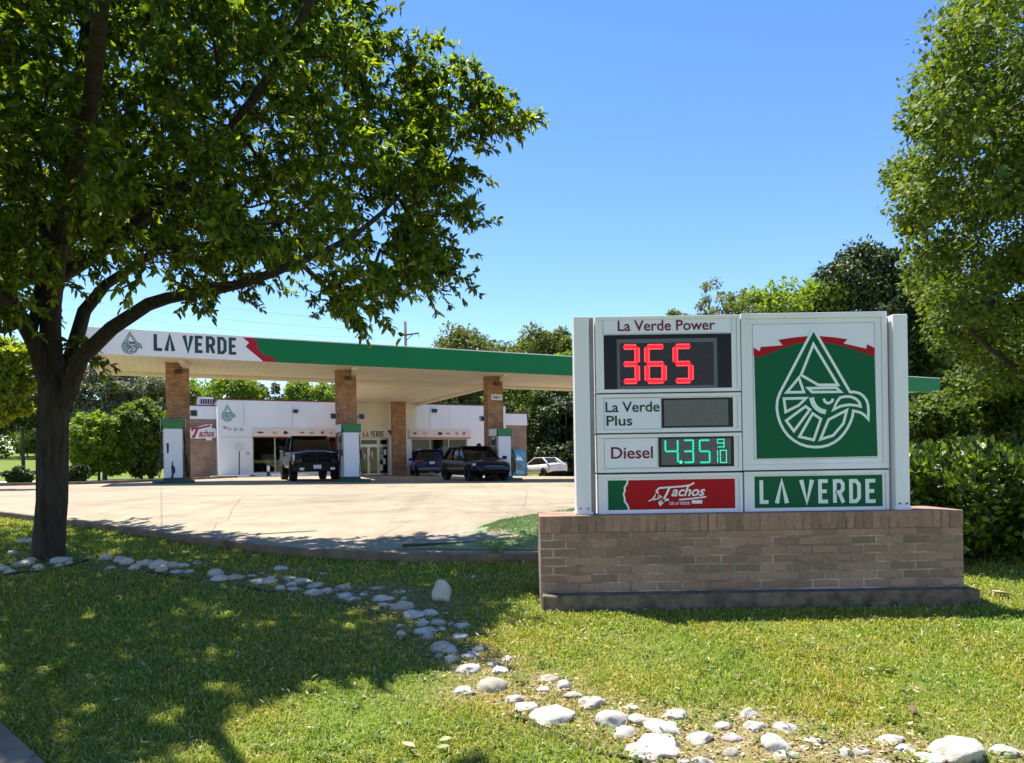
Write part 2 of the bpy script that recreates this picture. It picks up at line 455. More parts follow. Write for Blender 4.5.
def strip(name, pts, w, top, bot, m, side=1):
    """a kerb that follows a line of (x, y) points; top/bot are offsets from the lot surface"""
    mb = MB(); P = [Vector((a, b)) for a, b in pts]; n = len(P); vs = []
    for i, p in enumerate(P):
        t = (P[min(i + 1, n - 1)] - P[max(i - 1, 0)]).normalized(); nn = Vector((-t.y, t.x)) * side
        q = p + nn * w
        z = float(Gz(p.x, p.y)); z2 = float(Gz(q.x, q.y))
        vs += [(p.x, p.y, z + bot), (p.x, p.y, z + top), (q.x, q.y, z2 + top), (q.x, q.y, z2 + bot)]
    fs = []
    for i in range(n - 1):
        for k in range(4):
            fs.append((i * 4 + k, i * 4 + (k + 1) % 4, (i + 1) * 4 + (k + 1) % 4, (i + 1) * 4 + k))
    fs += [(0, 1, 2, 3), tuple(n * 4 - 4 + k for k in (3, 2, 1, 0))]
    mb.add(vs, fs)
    o = mb.build(name, m, None, False, 0.012); o['kind'] = 'structure'; return o
ex = np.concatenate([np.linspace(-40, -14, 20), np.linspace(-14, 4.9, 70)])
strip('kerb', [(x, float(yfront(x)) - 0.003) for x in ex], 0.07, 0.006, -0.25, M_kerb, -1)
strip('kerb', [(x, yback(x) + 0.003) for x in np.concatenate([np.linspace(-40, -16.7, 24), [-16.4, -16.1, -15.8, -15.6, -15.4]])], 0.15, 0.11, -0.2, M_kerb, 1)
# street and footpath beyond the lot on the left
def band(name, pts0, pts1, m, dz):
    vs = []; n = len(pts0)
    for a, b in zip(pts0, pts1):
        for t in (0, 0.5, 1):
            x = a[0] + (b[0] - a[0]) * t; y = a[1] + (b[1] - a[1]) * t
            vs.append((x, y, float(Lz(x, y)) + dz))
    fs = []
    for i in range(n - 1):
        for k in range(2): fs.append((i * 3 + k, (i + 1) * 3 + k, (i + 1) * 3 + k + 1, i * 3 + k + 1))
    o = MB().add(vs, fs).build(name, m, None, True); o['kind'] = 'structure'; return o
M_walk = plain('pale street concrete', (0.50, 0.47, 0.42), 0.9, vary=0.2, scale=0.8)
bx = np.linspace(-140, -17, 60)
band('street', [(x, 40.5) for x in bx], [(x, 45.5) for x in bx], M_walk, 0.03)
# corner of a concrete footpath at the photographer's feet
c0 = ground_hit(0, 727); c1 = ground_hit(42, 766)
dirn = (c1 - c0).normalized(); nrm = Vector((-dirn.y, dirn.x, 0))
if nrm.y > 0: nrm = -nrm
pv = MB()
q0 = c0 - dirn * 4; q1 = c1 + dirn * 3
pp = [q0, q1, q1 + nrm * 1.5, q0 + nrm * 1.5]
pv.hexa([(p.x, p.y, float(Lz(p.x, p.y)) - 0.1) for p in pp] + [(p.x, p.y, float(Lz(p.x, p.y)) + 0.035) for p in pp])
o = pv.build('pavement', plain('worn pavement', (0.24, 0.17, 0.115), 0.9, vary=0.4, scale=5, bmp=0.5), None, False, 0.01); o['kind'] = 'structure'

# ------------------------------------------------------------------ canopy over the pumps
M_white = plain('white painted panel', (0.80, 0.78, 0.80), 0.45, vary=0.04, scale=1.5, streak=True)
M_green = plain('green vinyl', (0.002, 0.165, 0.052), 0.45, vary=0.1, scale=0.7, spec=.2)
M_red = plain('red vinyl', (0.40, 0.010, 0.026), 0.4, vary=0.06, spec=.2)
M_dkgreen = plain('dark green lettering', (0.006, 0.05, 0.035), 0.4, vary=0.05)
M_cream = plain('cream stucco', (0.80, 0.73, 0.60), 0.8, vary=0.07, scale=2, streak=True)
M_alu = plain('brushed aluminium', (0.55, 0.54, 0.52), 0.35, 0.7, vary=0.06)
M_black = plain('black rubber', (0.012, 0.012, 0.013), 0.55, vary=0.2)
M_dark = plain('dark plastic', (0.03, 0.03, 0.033), 0.4, vary=0.2)
def soffit_mat():
    m, nt, b = newmat('canopy soffit panels')
    v = coords(nt)
    w = nt.nodes.new('ShaderNodeTexWave'); w.wave_type = 'BANDS'; w.bands_direction = 'X'; w.inputs['Scale'].default_value = 1.1
    nt.links.new(v, w.inputs['Vector'])
    f = noise(nt, v, 0.8, 5)
    c = ramp(nt, f, [(0.3, (0.74, 0.67, 0.55)), (0.7, (0.84, 0.78, 0.67))])
    line = math_n(nt, 'LESS_THAN', w.outputs['Fac'], 0.012)
    c = mixc(nt, math_n(nt, 'MULTIPLY', line, 0.35), c, (0.30, 0.24, 0.17))
    nt.links.new(c, b.inputs['Base Color']); b.inputs['Roughness'].default_value = 0.7
    return m
M_soffit = soffit_mat()
M_brick = brick_mat('orange-brown pier brick', (0.42, 0.20, 0.095), (0.27, 0.12, 0.06), (0.52, 0.40, 0.28), bw=.26, rh=.085, ms=.013)
DEP = 6.3; FH = 0.86
UEND = onv(940, 386, 0)[0]
can, co = athing('fuel_canopy', 'long flat green and white canopy on brick piers over the fuel pumps', 'canopy', 0, 0, CAN_Z)
zb, zt = CAN_Z, CAN_Z + FH
u_w = [onv(243, 337, 0)[0], onv(264, 362, 0)[0]]
# fascia boards: white end, red torn ribbon, green run
zz = lambda py_frac: zb + FH * py_frac
def fp(px, py): return onv(px, py, 0)
uL = 0.0
ribbon_l = [fp(242.5, 337.2), fp(249, 342.8), fp(245.5, 346.5), fp(263, 361)]
ribbon_r = [fp(253.5, 337.8), fp(259, 345), fp(256, 346.5), fp(265, 356), fp(269.5, 355.5), fp(270.5, 358), fp(273.5, 357.5), fp(276.5, 361.5)]
rl = [(ribbon_l[0][0], zt)] + [(a, min(zt - 0.02, max(zb + 0.02, b))) for a, b in ribbon_l[1:-1]] + [(ribbon_l[-1][0], zb)]
rr = [(ribbon_r[0][0], zt)] + [(a, min(zt - 0.02, max(zb + 0.02, b))) for a, b in ribbon_r[1:-1]] + [(ribbon_r[-1][0], zb)]
wf = MB(co)
wf.prism([(0, zb), (0, zt)] + rl, 0, 0.12)
wf.box((0, 0.12, zb), (0.12, DEP - 0.12, zt))
wf.build('white_fascia', M_white, can)
rf = MB(co).prism(rl[::-1] + rr, 0.0, 0.12); rf.build('red_ribbon', M_red, can)
gf = MB(co)
gf.prism(rr[::-1] + [(UEND, zt), (UEND, zb)][0:2], 0, 0.12)
gf.box((UEND - 0.12, 0.12, zb), (UEND, DEP - 0.12, zt))
MB(co).box((0, DEP - 0.12, zb), (UEND, DEP, zt)).build('rear_fascia', M_cream, can)
gf.build('green_fascia', M_green, can)
MB(co).box((-0.02, -0.02, zt), (UEND + 0.02, DEP + 0.02, zt + 0.04)).build('coping', M_white, can)
MB(co).box((0.125, 0.125, zb + 0.14), (UEND - 0.125, DEP - 0.125, zb + 0.3)).build('soffit', M_soffit, can)
lp = MB(co)
for a, b in (((0.125, 0.125), (UEND - 0.125, 0.40)), ((0.125, DEP - 0.40), (UEND - 0.125, DEP - 0.125)), ((0.125, 0.405), (0.4, DEP - 0.405))):
    lp.box((a[0], a[1], zb + 0.02), (b[0], b[1], zb + 0.136))
lp.build('soffit_border', M_cream, can)
# lettering and drop emblem on the white end
lt = MB(co)
xs_ = [(154.5, 162.5, 'L'), (165.5, 174, 'A'), (183.5, 192.5, 'V'), (195.5, 203, 'E'), (206.5, 214.5, 'R'), (218, 226, 'D'), (229.5, 236.5, 'E')]
for x0, x1, ch in xs_:
    ym = 344.3 + (x0 - 195) * 0.052
    u0, z0, u1, z1 = rect_v(x0, ym - 8, x1, ym + 8.2, -0.006)
    glyph(lt, ch, u0, z0, u1 - u0, z1 - z0, 0.11, -0.006)
lt.build('lettering', M_dkgreen, can)
LOGO = dict(
    drop=[(267, 68), (400, 298), (418, 298), (436, 303), (450, 314), (460, 328), (465, 344), (467, 368), (466, 396), (452, 381), (437, 372), (412, 366), (409, 386), (402, 406), (392, 427), (379, 447), (363, 465), (344, 480), (321, 491), (296, 497), (270, 498), (244, 495), (219, 487), (196, 474), (176, 457), (160, 437), (147, 412), (138, 384), (134, 356), (136, 328), (144, 304), (156, 280), (170, 254)],
    crown=[(267, 124), (356, 272), (284, 272), (222, 236)],
    cheek=[(214, 246), (170, 299), (232, 298)],
    brow=[(248, 284), (350, 282), (366, 297), (262, 298)],
    eye=[(260, 318), (263, 332), (270, 346), (280, 357), (294, 366), (312, 371)],
    pupil=[(304, 322), (308, 332), (316, 338), (325, 338), (334, 332), (338, 322)],
    beak=[(340, 362), (352, 334), (364, 318), (384, 314), (404, 315), (422, 323), (434, 336), (438, 350), (418, 346), (396, 344), (366, 349)],
    f1=[(160, 322), (240, 320), (214, 346), (166, 370)],
    f2=[(168, 402), (238, 350), (254, 362), (196, 440)],
    f3=[(216, 460), (264, 376), (294, 396), (268, 472)],
    f4=[(292, 470), (322, 398), (388, 364), (376, 412), (338, 456)])
def emblem(mb, fmap, w, y, step=-0.0008):
    for j, (k, pts) in enumerate(LOGO.items()):
        p = [fmap(a, b) for a, b in pts]
        mb.ribbon(p, w * (1.8 if k == 'eye' else 1.0), y + step * (j % 3), closed=k not in ('eye', 'pupil'))
lg = MB(co)
def fmap_can(a, b):
    px = 122.0 + (a - 134) / (466 - 134) * 19.5; py = 332.0 + (b - 68) / 430.0 * 21.5
    return onv(px, py, -0.006)
emblem(lg, fmap_can, 0.026, -0.006)
lg.build('emblem', plain('green emblem vinyl', (0.02, 0.13, 0.085), 0.4), can)
# brick piers
PIERV = 2.5
def pier(pxc, v, wu, wv, top):
    u = onv(pxc, 420, v)[0]
    z0 = gA(u, v) - 0.15
    MB(co).box((u - wu / 2, v, z0), (u + wu / 2, v + wv, top)).build('brick_pier', M_brick, can)
    return u
ZS = zb + 0.14
PU = [pier(p, PIERV, w, 0.5, ZS) for p, w in ((178.2, 0.84), (347.5, 0.82), (495.8, 0.80), (640, 0.8), (730, 0.8), (800, 0.8))]
# pale brackets from pier head to fascia
for u in PU[:3]:
    MB(co).hexa([(u + 0.0, PIERV - 1.0, ZS - 0.10), (u + 0.22, PIERV - 1.0, ZS - 0.10), (u + 0.42, PIERV - 0.004, ZS - 0.22), (u + 0.2, PIERV - 0.004, ZS - 0.22),
                 (u + 0.0, PIERV - 1.0, ZS - 0.004), (u + 0.22, PIERV - 1.0, ZS - 0.004), (u + 0.42, PIERV - 0.004, ZS - 0.004), (u + 0.2, PIERV - 0.004, ZS - 0.004)]).build('pier_bracket', M_cream, can)
    MB(co).box((u - 0.1, PIERV - 0.16, ZS - 0.42), (u + 0.16, PIERV - 0.002, ZS - 0.28)).build('flood_lamp', M_dark, can)
# house-number plate on the third pier
u0, z0, u1, z1 = rect_v(491.5, 394.5, 502, 400, PIERV - 0.02)
MB(co).box((u0, PIERV - 0.025, z0), (u1, PIERV - 0.002, z1)).build('number_plate', M_white, can)
tb = MB(co); text_into(tb, '3801', u0 + 0.05, z0 + 0.05, u1 - 0.05, z1 - 0.05, PIERV - 0.03, 0.02); tb.build('number', M_dark, can)

# ------------------------------------------------------------------ shop building
VF = W2A(at(218, 477, 43))[1]
print('VF', VF, 'UEND', UEND, 'PU', PU)
UL = onv(218.3, 440, VF)[0]; UR = onv(506, 440, VF)[0]
ZT = onv(218.3, 399.7, VF)[1]
print('facade', UL, UR, 'top', ZT, onv(485, 408, VF)[1], 'base', onv(218, 477.4, VF)[1], gA(UL, VF), onv(485, 475, VF)[1], gA(UR, VF))
shop, so = athing('gas_station_shop', 'low white shop building with display windows and brick end wings behind the pumps', 'shop', (UL + UR) / 2, VF)
M_stucco = plain('white stucco', (0.82, 0.80, 0.81), 0.85, vary=0.06, scale=0.8, streak=True, bmp=0.15)
M_wing = brick_mat('tan wing brick', (0.42, 0.27, 0.19), (0.36, 0.22, 0.155), (0.40, 0.31, 0.24))
M_coping = plain('maroon coping', (0.16, 0.03, 0.03), 0.6)
ZB = min(gA(UL, VF), gA(UR, VF)) - 0.4
T = 0.3
wl = rect_v(252.5, 436.5, 340, 472.5, VF); wr = rect_v(411.5, 438.5, 467.5, 473.5, VF)
dr = rect_v(360.6, 438.5, 389.5, 476.5, VF)
sl = rect_v(252, 428.8, 346, 436.6, VF); sr = rect_v(408.5, 429.5, 470, 437.5, VF)
wm = MB(so)
def wallbox(u0, u1, z0, z1): wm.box((u0, VF, z0), (u1, VF + T, z1))
wallbox(UL, wl[0], ZB, ZT); wallbox(wl[0], wl[2], wl[3], ZT); wallbox(wl[0], wl[2], ZB, wl[1])
wallbox(wl[2], dr[0], ZB, ZT); wallbox(dr[0], dr[2], dr[3], ZT); wallbox(dr[2], wr[0], ZB, ZT)
wallbox(wr[0], wr[2], wr[3], ZT); wallbox(wr[0], wr[2], ZB, wr[1]); wallbox(wr[2], UR, ZB, ZT)
wm.build('front_wall', M_stucco, shop)
MB(so).box((UL, VF + T, ZB), (UL + T, VF + 13, ZT)).box((UR - T, VF + T, ZB), (UR, VF + 13, ZT)).box((UL + T, VF + 12.7, ZB), (UR - T, VF + 13, ZT)).build('side_wall', M_stucco, shop)
MB(so).box((UL + T, VF + T, ZT - 0.5), (UR - T, VF + 12.7, ZT - 0.3)).build('roof', plain('grey roofing', (0.3, 0.3, 0.3), 0.9), shop)
MB(so).box((UL - 0.04, VF - 0.04, ZT), (UR + 0.04, VF + T + 0.04, ZT + 0.07)).box((UL - 0.04, VF + T + 0.04, ZT), (UL + T, VF + 13.04, ZT + 0.07)).box((UR - T, VF + T + 0.04, ZT), (UR + 0.04, VF + 13.04, ZT + 0.07)).build('coping', M_coping, shop)
# control joints and a string line
for p in (244, 292.5, 430, 450):
    u = onv(p, 430, VF)[0]; MB(so).box((u - 0.02, VF - 0.004, sl[3] + 0.15), (u + 0.02, VF - 0.001, ZT - 0.1)).build('control_joint', plain('joint sealant', (0.55, 0.53, 0.54), 0.8), shop)
a, za = onv(222, 437, VF); b, _ = onv(250, 437, VF); MB(so).box((a, VF - 0.005, za - 0.02), (b, VF - 0.002, za + 0.02)).build('control_joint', MATS['joint sealant'], shop)
# wings
ZW = onv(200, 406, VF + 1.6)[1]
for side, p0, p1, pw in (('l', 184, 219, 419), ('r', 500, 526.6, 425.3)):
    v = VF + 1.6; u0 = onv(p0, 440, v)[0]; u1 = onv(p1, 440, v)[0]
    if side == 'l': u1 = UL - 0.003
    else: u0 = UR + 0.003
    zt_ = onv((p0 + p1) / 2, 406 if side == 'l' else 413.8, v)[1]; zw = onv((p0 + p1) / 2, pw, v)[1]
    MB(so).box((u0, v, ZB), (u1, v + 9, zw)).build('brick_wing', M_wing, shop)
    MB(so).box((u0 - 0.03, v - 0.03, zw), (u1 + (0.03 if side == 'r' else 0), v + 9, zt_)).build('wing_parapet', M_stucco, shop)
    MB(so).box((u0 - 0.05, v - 0.05, zt_), (u1 + (0.05 if side == 'r' else 0), v + 9, zt_ + 0.07)).build('coping', M_coping, shop)
# windows
def glass_mat():
    m, nt, b = newmat('shop window glass')
    tr = nt.nodes.new('ShaderNodeBsdfTransparent'); tr.inputs['Color'].default_value = (0.42, 0.45, 0.44, 1)
    gl = nt.nodes.new('ShaderNodeBsdfGlossy'); gl.inputs['Roughness'].default_value = 0.03; gl.inputs['Color'].default_value = (0.9, 0.95, 0.93, 1)
    fr = nt.nodes.new('ShaderNodeFresnel'); fr.inputs['IOR'].default_value = 1.6
    ms = nt.nodes.new('ShaderNodeMixShader')
    ms.inputs[0].default_value = 0.028; nt.links.new(tr.outputs[0], ms.inputs[1]); nt.links.new(gl.outputs[0], ms.inputs[2])
    nt.links.new(ms.outputs[0], nt.nodes['Material Output'].inputs['Surface']); return m
M_glass = glass_mat()
M_frame = plain('beige window frame', (0.50, 0.45, 0.37), 0.5)
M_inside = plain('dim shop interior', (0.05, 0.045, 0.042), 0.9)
def window(r, mull, name='display_window'):
    u0, z0, u1, z1 = r; w = MB(so); e = 0.07
    w.box((u0, VF + 0.08, z0), (u0 + e, VF + 0.2, z1)).box((u1 - e, VF + 0.08, z0), (u1, VF + 0.2, z1))
    w.box((u0 + e, VF + 0.08, z0), (u1 - e, VF + 0.2, z0 + e)).box((u0 + e, VF + 0.08, z1 - e), (u1 - e, VF + 0.2, z1))
    for k in range(1, mull):
        u = u0 + (u1 - u0) * k / mull; w.box((u - e / 2, VF + 0.085, z0 + e), (u + e / 2, VF + 0.195, z1 - e))
    f = w.build(name, M_frame, shop)
    MB(so).flat([(u0 + e, z0 + e), (u1 - e, z0 + e), (u1 - e, z1 - e), (u0 + e, z1 - e)], VF + .135).build('pane', M_glass, f)
    return f
f1 = window(wl, 4); f2 = window(wr, 3)
# room behind the glass
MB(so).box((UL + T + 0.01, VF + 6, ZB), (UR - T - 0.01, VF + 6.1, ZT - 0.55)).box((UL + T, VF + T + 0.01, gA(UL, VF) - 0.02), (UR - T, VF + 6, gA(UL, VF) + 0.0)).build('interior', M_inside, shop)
sh = MB(so)
for k in range(11):
    u = UL + 2.0 + k * 1.55; sh.box((u, VF + 2.2, ZB + 0.3), (u + 0.9, VF + 2.6, ZB + 1.9 + 0.25 * (k % 3)))
sh.build('shelving', plain('stocked shelves', (0.10, 0.08, 0.07), 0.7, vary=0.9, scale=5), shop)
u0, z0, u1, z1 = rect_v(254, 459.5, 340, 462.5, VF + 0.5); MB(so).box((u0, VF + 0.5, z0), (u1, VF + 1.1, z1)).build('counter', plain('yellow counter', (0.75, 0.62, 0.16), 0.5), shop)
ct = MB(so)
for k in range(5):
    u = u0 + 0.5 + k * 1.4; ct.box((u, VF + 1.15, z1), (u + 0.9, VF + 1.6, z1 + 0.35 + 0.3 * (k % 2)))
ct.build('counter_goods', plain('packaged goods', (0.35, 0.3, 0.22), 0.6, vary=0.9, scale=7), shop)
MB(so).box((wl[0] - 0.1, VF - 0.12, wl[1] - 0.26), (wl[2] + 0.1, VF - 0.003, wl[1] - 0.02)).build('window_sill', M_stucco, shop)
MB(so).box((wr[0] - 0.1, VF - 0.12, wr[1] - 0.2), (wr[2] + 0.1, VF - 0.003, wr[1] - 0.02)).build('window_sill', M_stucco, shop)
# picture bands above the windows
M_band = plain('pinkish sign band', (0.74, 0.62, 0.55), 0.5, vary=0.05)
dec_cols = [(0.05, 0.03, 0.03), (0.6, 0.5, 0.3), (0.03, 0.02, 0.03), (0.5, 0.1, 0.06), (0.35, 0.33, 0.15), (0.4, 0.12, 0.08), (0.5, 0.45, 0.25), (0.2, 0.06, 0.05)]
def band_sign(r, px_list, name):
    u0, z0, u1, z1 = r
    s = MB(so).box((u0, VF - 0.10, z0), (u1, VF - 0.003, z1)).build(name, M_band, shop)
    MB(so).box((u0, VF - 0.104, z0 - 0.06), (u1, VF - 0.003, z0 - 0.002)).build('red_trim', M_red, s)
    for j, (p, w) in enumerate(px_list):
        u = onv(p, 432.5, VF - 0.105)[0]; h = (z1 - z0) * (0.22 + 0.12 * (j * 7 % 3)); zc = (z0 + z1) / 2
        o_ = MB(so)
        n = 9; poly = [(u + w * math.cos(2 * math.pi * i / n) * (1 + 0.25 * math.sin(i * 2.3 + j)), zc + h / 2 * math.sin(2 * math.pi * i / n)) for i in range(n)]
        o_.flat(poly, VF - 0.106).build('food_picture', plain('food picture %d' % (j % 8), dec_cols[j % 8], 0.5, vary=0.6, scale=14), s)
band_sign(sl, [(260.5, 0.22), (274.5, 0.16), (285.5, 0.14), (302, 0.16), (312, 0.18), (322.5, 0.12), (330.5, 0.12)], 'picture_band')
band_sign(sr, [(415, 0.14), (425, 0.16), (440, 0.16), (448, 0.17), (457, 0.13), (464, 0.12)], 'picture_band')
# entrance: name board, recessed aluminium doors
eb = rect_v(356, 430, 392, 438.2, VF)
MB(so).box((eb[0], VF - 0.10, eb[1]), (eb[2], VF - 0.003, eb[3])).build('name_board', M_cream, shop)
en = MB(so)
w_ = (onv(384, 434, VF)[0] - onv(363, 434, VF)[0]); u00 = onv(363, 434, VF)[0]; cz = onv(373, 436.8, VF - 0.1)[1]; ch_h = onv(373, 431.2, VF - 0.1)[1] - cz
for ch, a, b in (('L', 0, .1), ('A', .125, .235), ('V', .33, .44), ('E', .47, .56), ('R', .6, .7), ('D', .74, .84), ('E', .88, .98)):
    glyph(en, ch, u00 + a * w_, cz, (b - a) * w_, ch_h, 0.06, VF - 0.106)
en.build('lettering', M_dark, shop)
tri = [onv(387, 430.5, VF - .1), onv(392, 430.3, VF - .1), onv(392, 436.5, VF - .1)]
MB(so).flat(tri, VF - 0.107).build('red_pennant', M_red, shop)
VD = VF + 0.18
u0, z0, u1, z1 = dr; z0 = gA((u0 + u1) / 2, VF) + 0.02
dw = (u1 - u0)
def leaf(ua, ub, za, zb_, name):
    e = 0.075
    f = MB(so).box((ua, VD, za), (ua + e, VD + .06, zb_)).box((ub - e, VD, za), (ub, VD + .06, zb_)).box((ua + e, VD, za), (ub - e, VD + .06, za + e * 1.4)).box((ua + e, VD, zb_ - e), (ub - e, VD + .06, zb_)).build(name, M_alu, shop)
    MB(so).flat([(ua + e, za + e * 1.4), (ub - e, za + e * 1.4), (ub - e, zb_ - e), (ua + e, zb_ - e)], VD + .03).build('pane', M_glass, f)
    return f
zd = z0 + (z1 - z0) * 0.80
d1 = leaf(u0 + 0.01, u0 + dw * 0.30, z0, zd - .01, 'door'); d2 = leaf(u0 + dw * .305, u0 + dw * 0.635, z0, zd - .01, 'door')
MB(so).box((u0 + dw * .33, VD - .06, z0 + .85), (u0 + dw * .345, VD - .003, z0 + 1.25)).build('handle', M_dark, d2)
leaf(u0 + dw * .645, u1 - 0.01, z0, zd - .01, 'side_light'); leaf(u0 + .01, u0 + dw * .635, zd, z1 - .01, 'transom'); leaf(u0 + dw * .645, u1 - .01, zd, z1 - .01, 'transom')
for k, (a, zf, c) in enumerate(((.70, .15, (.75, .75, .75)), (.80, .36, (.7, .7, .68)), (.72, .52, (.5, .52, .55)), (.83, .68, (.8, .78, .75)), (.71, .76, (.3, .35, .3)), (.08, .72, (.6, .25, .2)), (.12, .55, (.7, .68, .66)), (.37, .6, (.75, .7, .6)))):
    zc = z0 + (zd - z0) * zf
    MB(so).box((u0 + dw * a, VD + .012, zc), (u0 + dw * (a + .09), VD + .02, zc + .38)).build('door_poster', plain('poster %d' % k, c, 0.6, vary=0.5, scale=12), shop)
# posters in the right-hand window
for k, (p, q, c) in enumerate(((440, 453, (.16, .30, .25)), (455, 465, (.2, .32, .27)))):
    a, b_, c2, d = rect_v(p, 446.5, q, 451.5, VF + .15); MB(so).box((a, VF + .15, b_), (c2, VF + .16, d)).build('window_poster', plain('window poster %d' % k, c, .6, vary=.6, scale=6), f2)
a, b_, c2, d = rect_v(331, 441, 339, 452, VF + .15); MB(so).box((a, VF + .15, b_), (c2, VF + .16, d)).build('window_poster', plain('window poster r', (.55, .08, .07), .6, vary=.6, scale=6), f1)
# link roof from canopy to entrance, with its two rear piers
LU0, LU1 = onv(333, 420, VF)[0], 17.2
LU1 = W2A(at(411, 407, (CAN_Z - EYE) * 720 / (hz(411) - 407)))[0]
print('link', LU0, LU1)
def u_at(px, v): return onv(px, 400, v)[0]
LF, LB = u_at(354, DEP), u_at(341, VF - .3)
MB(co).prism_z([(LF, DEP + .003), (LU1, DEP + .003), (LU1, VF - .004), (LB, VF - .004)], zb + .14, zb + .5).build('link_roof', M_soffit, can)
MB(co).box((LU1 + .003, DEP + .003, zb + .0), (LU1 + .25, VF - .004, zb + .55)).build('link_edge', M_cream, can)
for p in (399.8, 345):
    u = onv(p, 440, VF - 1.2)[0]; z = gA(u, VF) - .2
    MB(co).box((u - .43, VF - 1.2, z), (u + .43, VF - .75, zb + .138)).build('brick_pier', M_brick, can)
MB(so).box((LB, VF - .05, dr[3] + .55), (LU1, VF - .004, zb + .136)).build('entrance_gable', M_cream, shop)
# wall-pack lights, faded emblem, decals
for p, y in ((295.3, 411.3), (434, 410.7)):
    a, b_, c2, d = rect_v(p - 2.3, y - 1.6, p + 2.3, y + 2, VF)
    MB(so).hexa([(a, VF - .22, b_ + .06), (c2, VF - .22, b_ + .06), (c2, VF - .003, b_), (a, VF - .003, b_), (a, VF - .16, d), (c2, VF - .16, d), (c2, VF - .003, d), (a, VF - .003, d)]).build('wall_light', M_dark, shop)
fg = MB(so)
def fmap_shop(a, b): return onv(221.8 + (a - 134) / 332 * 13.6, 404.8 + (b - 68) / 430 * 16.5, VF - .006)
emblem(fg, fmap_shop, 0.045, VF - .006); fg.build('emblem', plain('faded green emblem', (0.16, 0.33, 0.29), .6), shop)
for p, y, c in ((225, 427.5, (.5, .42, .4)), (229.5, 429, (.62, .58, .5)), (235.5, 429.5, (.4, .5, .48)), (241.5, 429.5, (.3, .5, .42)), (248, 453.5, (.55, .5, .5))):
    u, z = onv(p, y, VF - .004); n = 10
    MB(so).flat([(u + .13 * math.cos(6.283 * i / n), z + .11 * math.sin(6.283 * i / n)) for i in range(n)], VF - .004).build('wall_decal', plain('decal %s' % str(p), c, .7, vary=.4, scale=10), shop)
# rooftop unit
a, b_, c2, d = rect_v(198, 397.2, 213.5, 405.5, VF + 5)
ac, ao = athing('rooftop_air_unit', 'pale box air-conditioning unit on the roof of the left wing', 'air conditioner', (a + c2) / 2, VF + 6, ZW)
MB(ao).box((a, VF + 5, ZW - .2), (c2, VF + 7, d)).build('housing', M_white, ac, False, .02)
gr = MB(ao)
for k in range(6): gr.box((a + .15 + k * (c2 - a) / 6.5, VF + 4.98, b_ + .1), (a + .25 + k * (c2 - a) / 6.5, VF + 4.997, d - .12))
gr.build('grille', M_dark, ac)
# ------------------------------------------------------------------ the price sign on its brick base
DB = 5.65                       # distance of the brick face
DS = 5.80                       # distance of the cabinet faces
SB = at(752, 588, DB)
LZs = float(Lz(SB.x, DB))
sign = thing('price_sign', 'white roadside fuel price sign with red and green digits on a low brick base', 'sign', (SB.x, DB, LZs))
go = (SB.x, DB, LZs)
def sp(px, py, D): p = at(px, py, D); return (p.x, p.z)
def srect(px0, py0, px1, py1, D):
    """axis-aligned rectangle (x0, z0, x1, z1) from a rectangle in the photograph"""
    c = at((px0 + px1) / 2, (py0 + py1) / 2, D); w = (px1 - px0) / FPX * D / 2; h = (py1 - py0) / FPX * D / 2
    return c.x - w, c.z - h, c.x + w, c.z + h
M_signbrick = brick_mat('brown sign brick', (0.40, 0.24, 0.162), (0.25, 0.147, 0.10), (0.46, 0.38, 0.31), ms=0.0085, off=(0.03, 0.01))
M_soldier = brick_mat('brown soldier brick', (0.41, 0.235, 0.16), (0.265, 0.15, 0.105), (0.34, 0.26, 0.2), bw=0.0677, rh=0.6, ms=0.008, soldier=True, off=(0.0, 0.2))
x0, _, x1, zt_ = srect(540.5, 513.0, 963.5, 590, DB)
zs_ = zt_ - 0.135
zl = srect(540, 513, 963, 590.5, DB)[1]
MB(go).box((x0, DB, LZs - 0.3), (x1, DB + 0.52, zs_)).build('brick_base', M_signbrick, sign, False, 0.004)
sc_ = MB(go)
sc_.box((x0 - 0.002, DB - 0.004, zs_ + 0.0005), (x1 + 0.002, DB + 0.524, zt_))
sc_.build('soldier_course', M_soldier, sign, False, 0.006)
M_ledge = plain('weathered dark concrete', (0.17, 0.125, 0.083), 0.95, vary=0.65, scale=9, bmp=0.8)
lx0, lz0, lx1, lz1 = srect(543, 593, 981, 612, DB - 0.13)
MB(go).box((lx0, DB - 0.13, LZs - 0.3), (lx1, DB + 0.60, zl + 0.005)).build('ledge', M_ledge, sign, False, 0.012)
M_signw = plain('sign cabinet enamel', (0.78, 0.745, 0.765), 0.55, spec=.2, vary=0.08, scale=2.5, streak=True)
M_face = plain('sign face acrylic', (0.74, 0.72, 0.78), 0.3, spec=.3, vary=0.03, scale=1.5)
M_gap = plain('shadowed seam', (0.05, 0.05, 0.055), 0.7)
M_maroon = plain('maroon lettering', (0.17, 0.005, 0.028), 0.4, spec=.2)
M_signgreen = plain('sign green vinyl', (0.002, 0.10, 0.040), 0.4, vary=0.05, spec=.12)
M_signred = plain('sign red vinyl', (0.40, 0.004, 0.012), 0.4, vary=0.06, spec=.12)
M_signdk = plain('sign dark green lettering', (0.004, 0.045, 0.033), 0.4, spec=.2)
M_logo = plain('pale logo vinyl', (0.70, 0.78, 0.74), 0.4, vary=0.03)
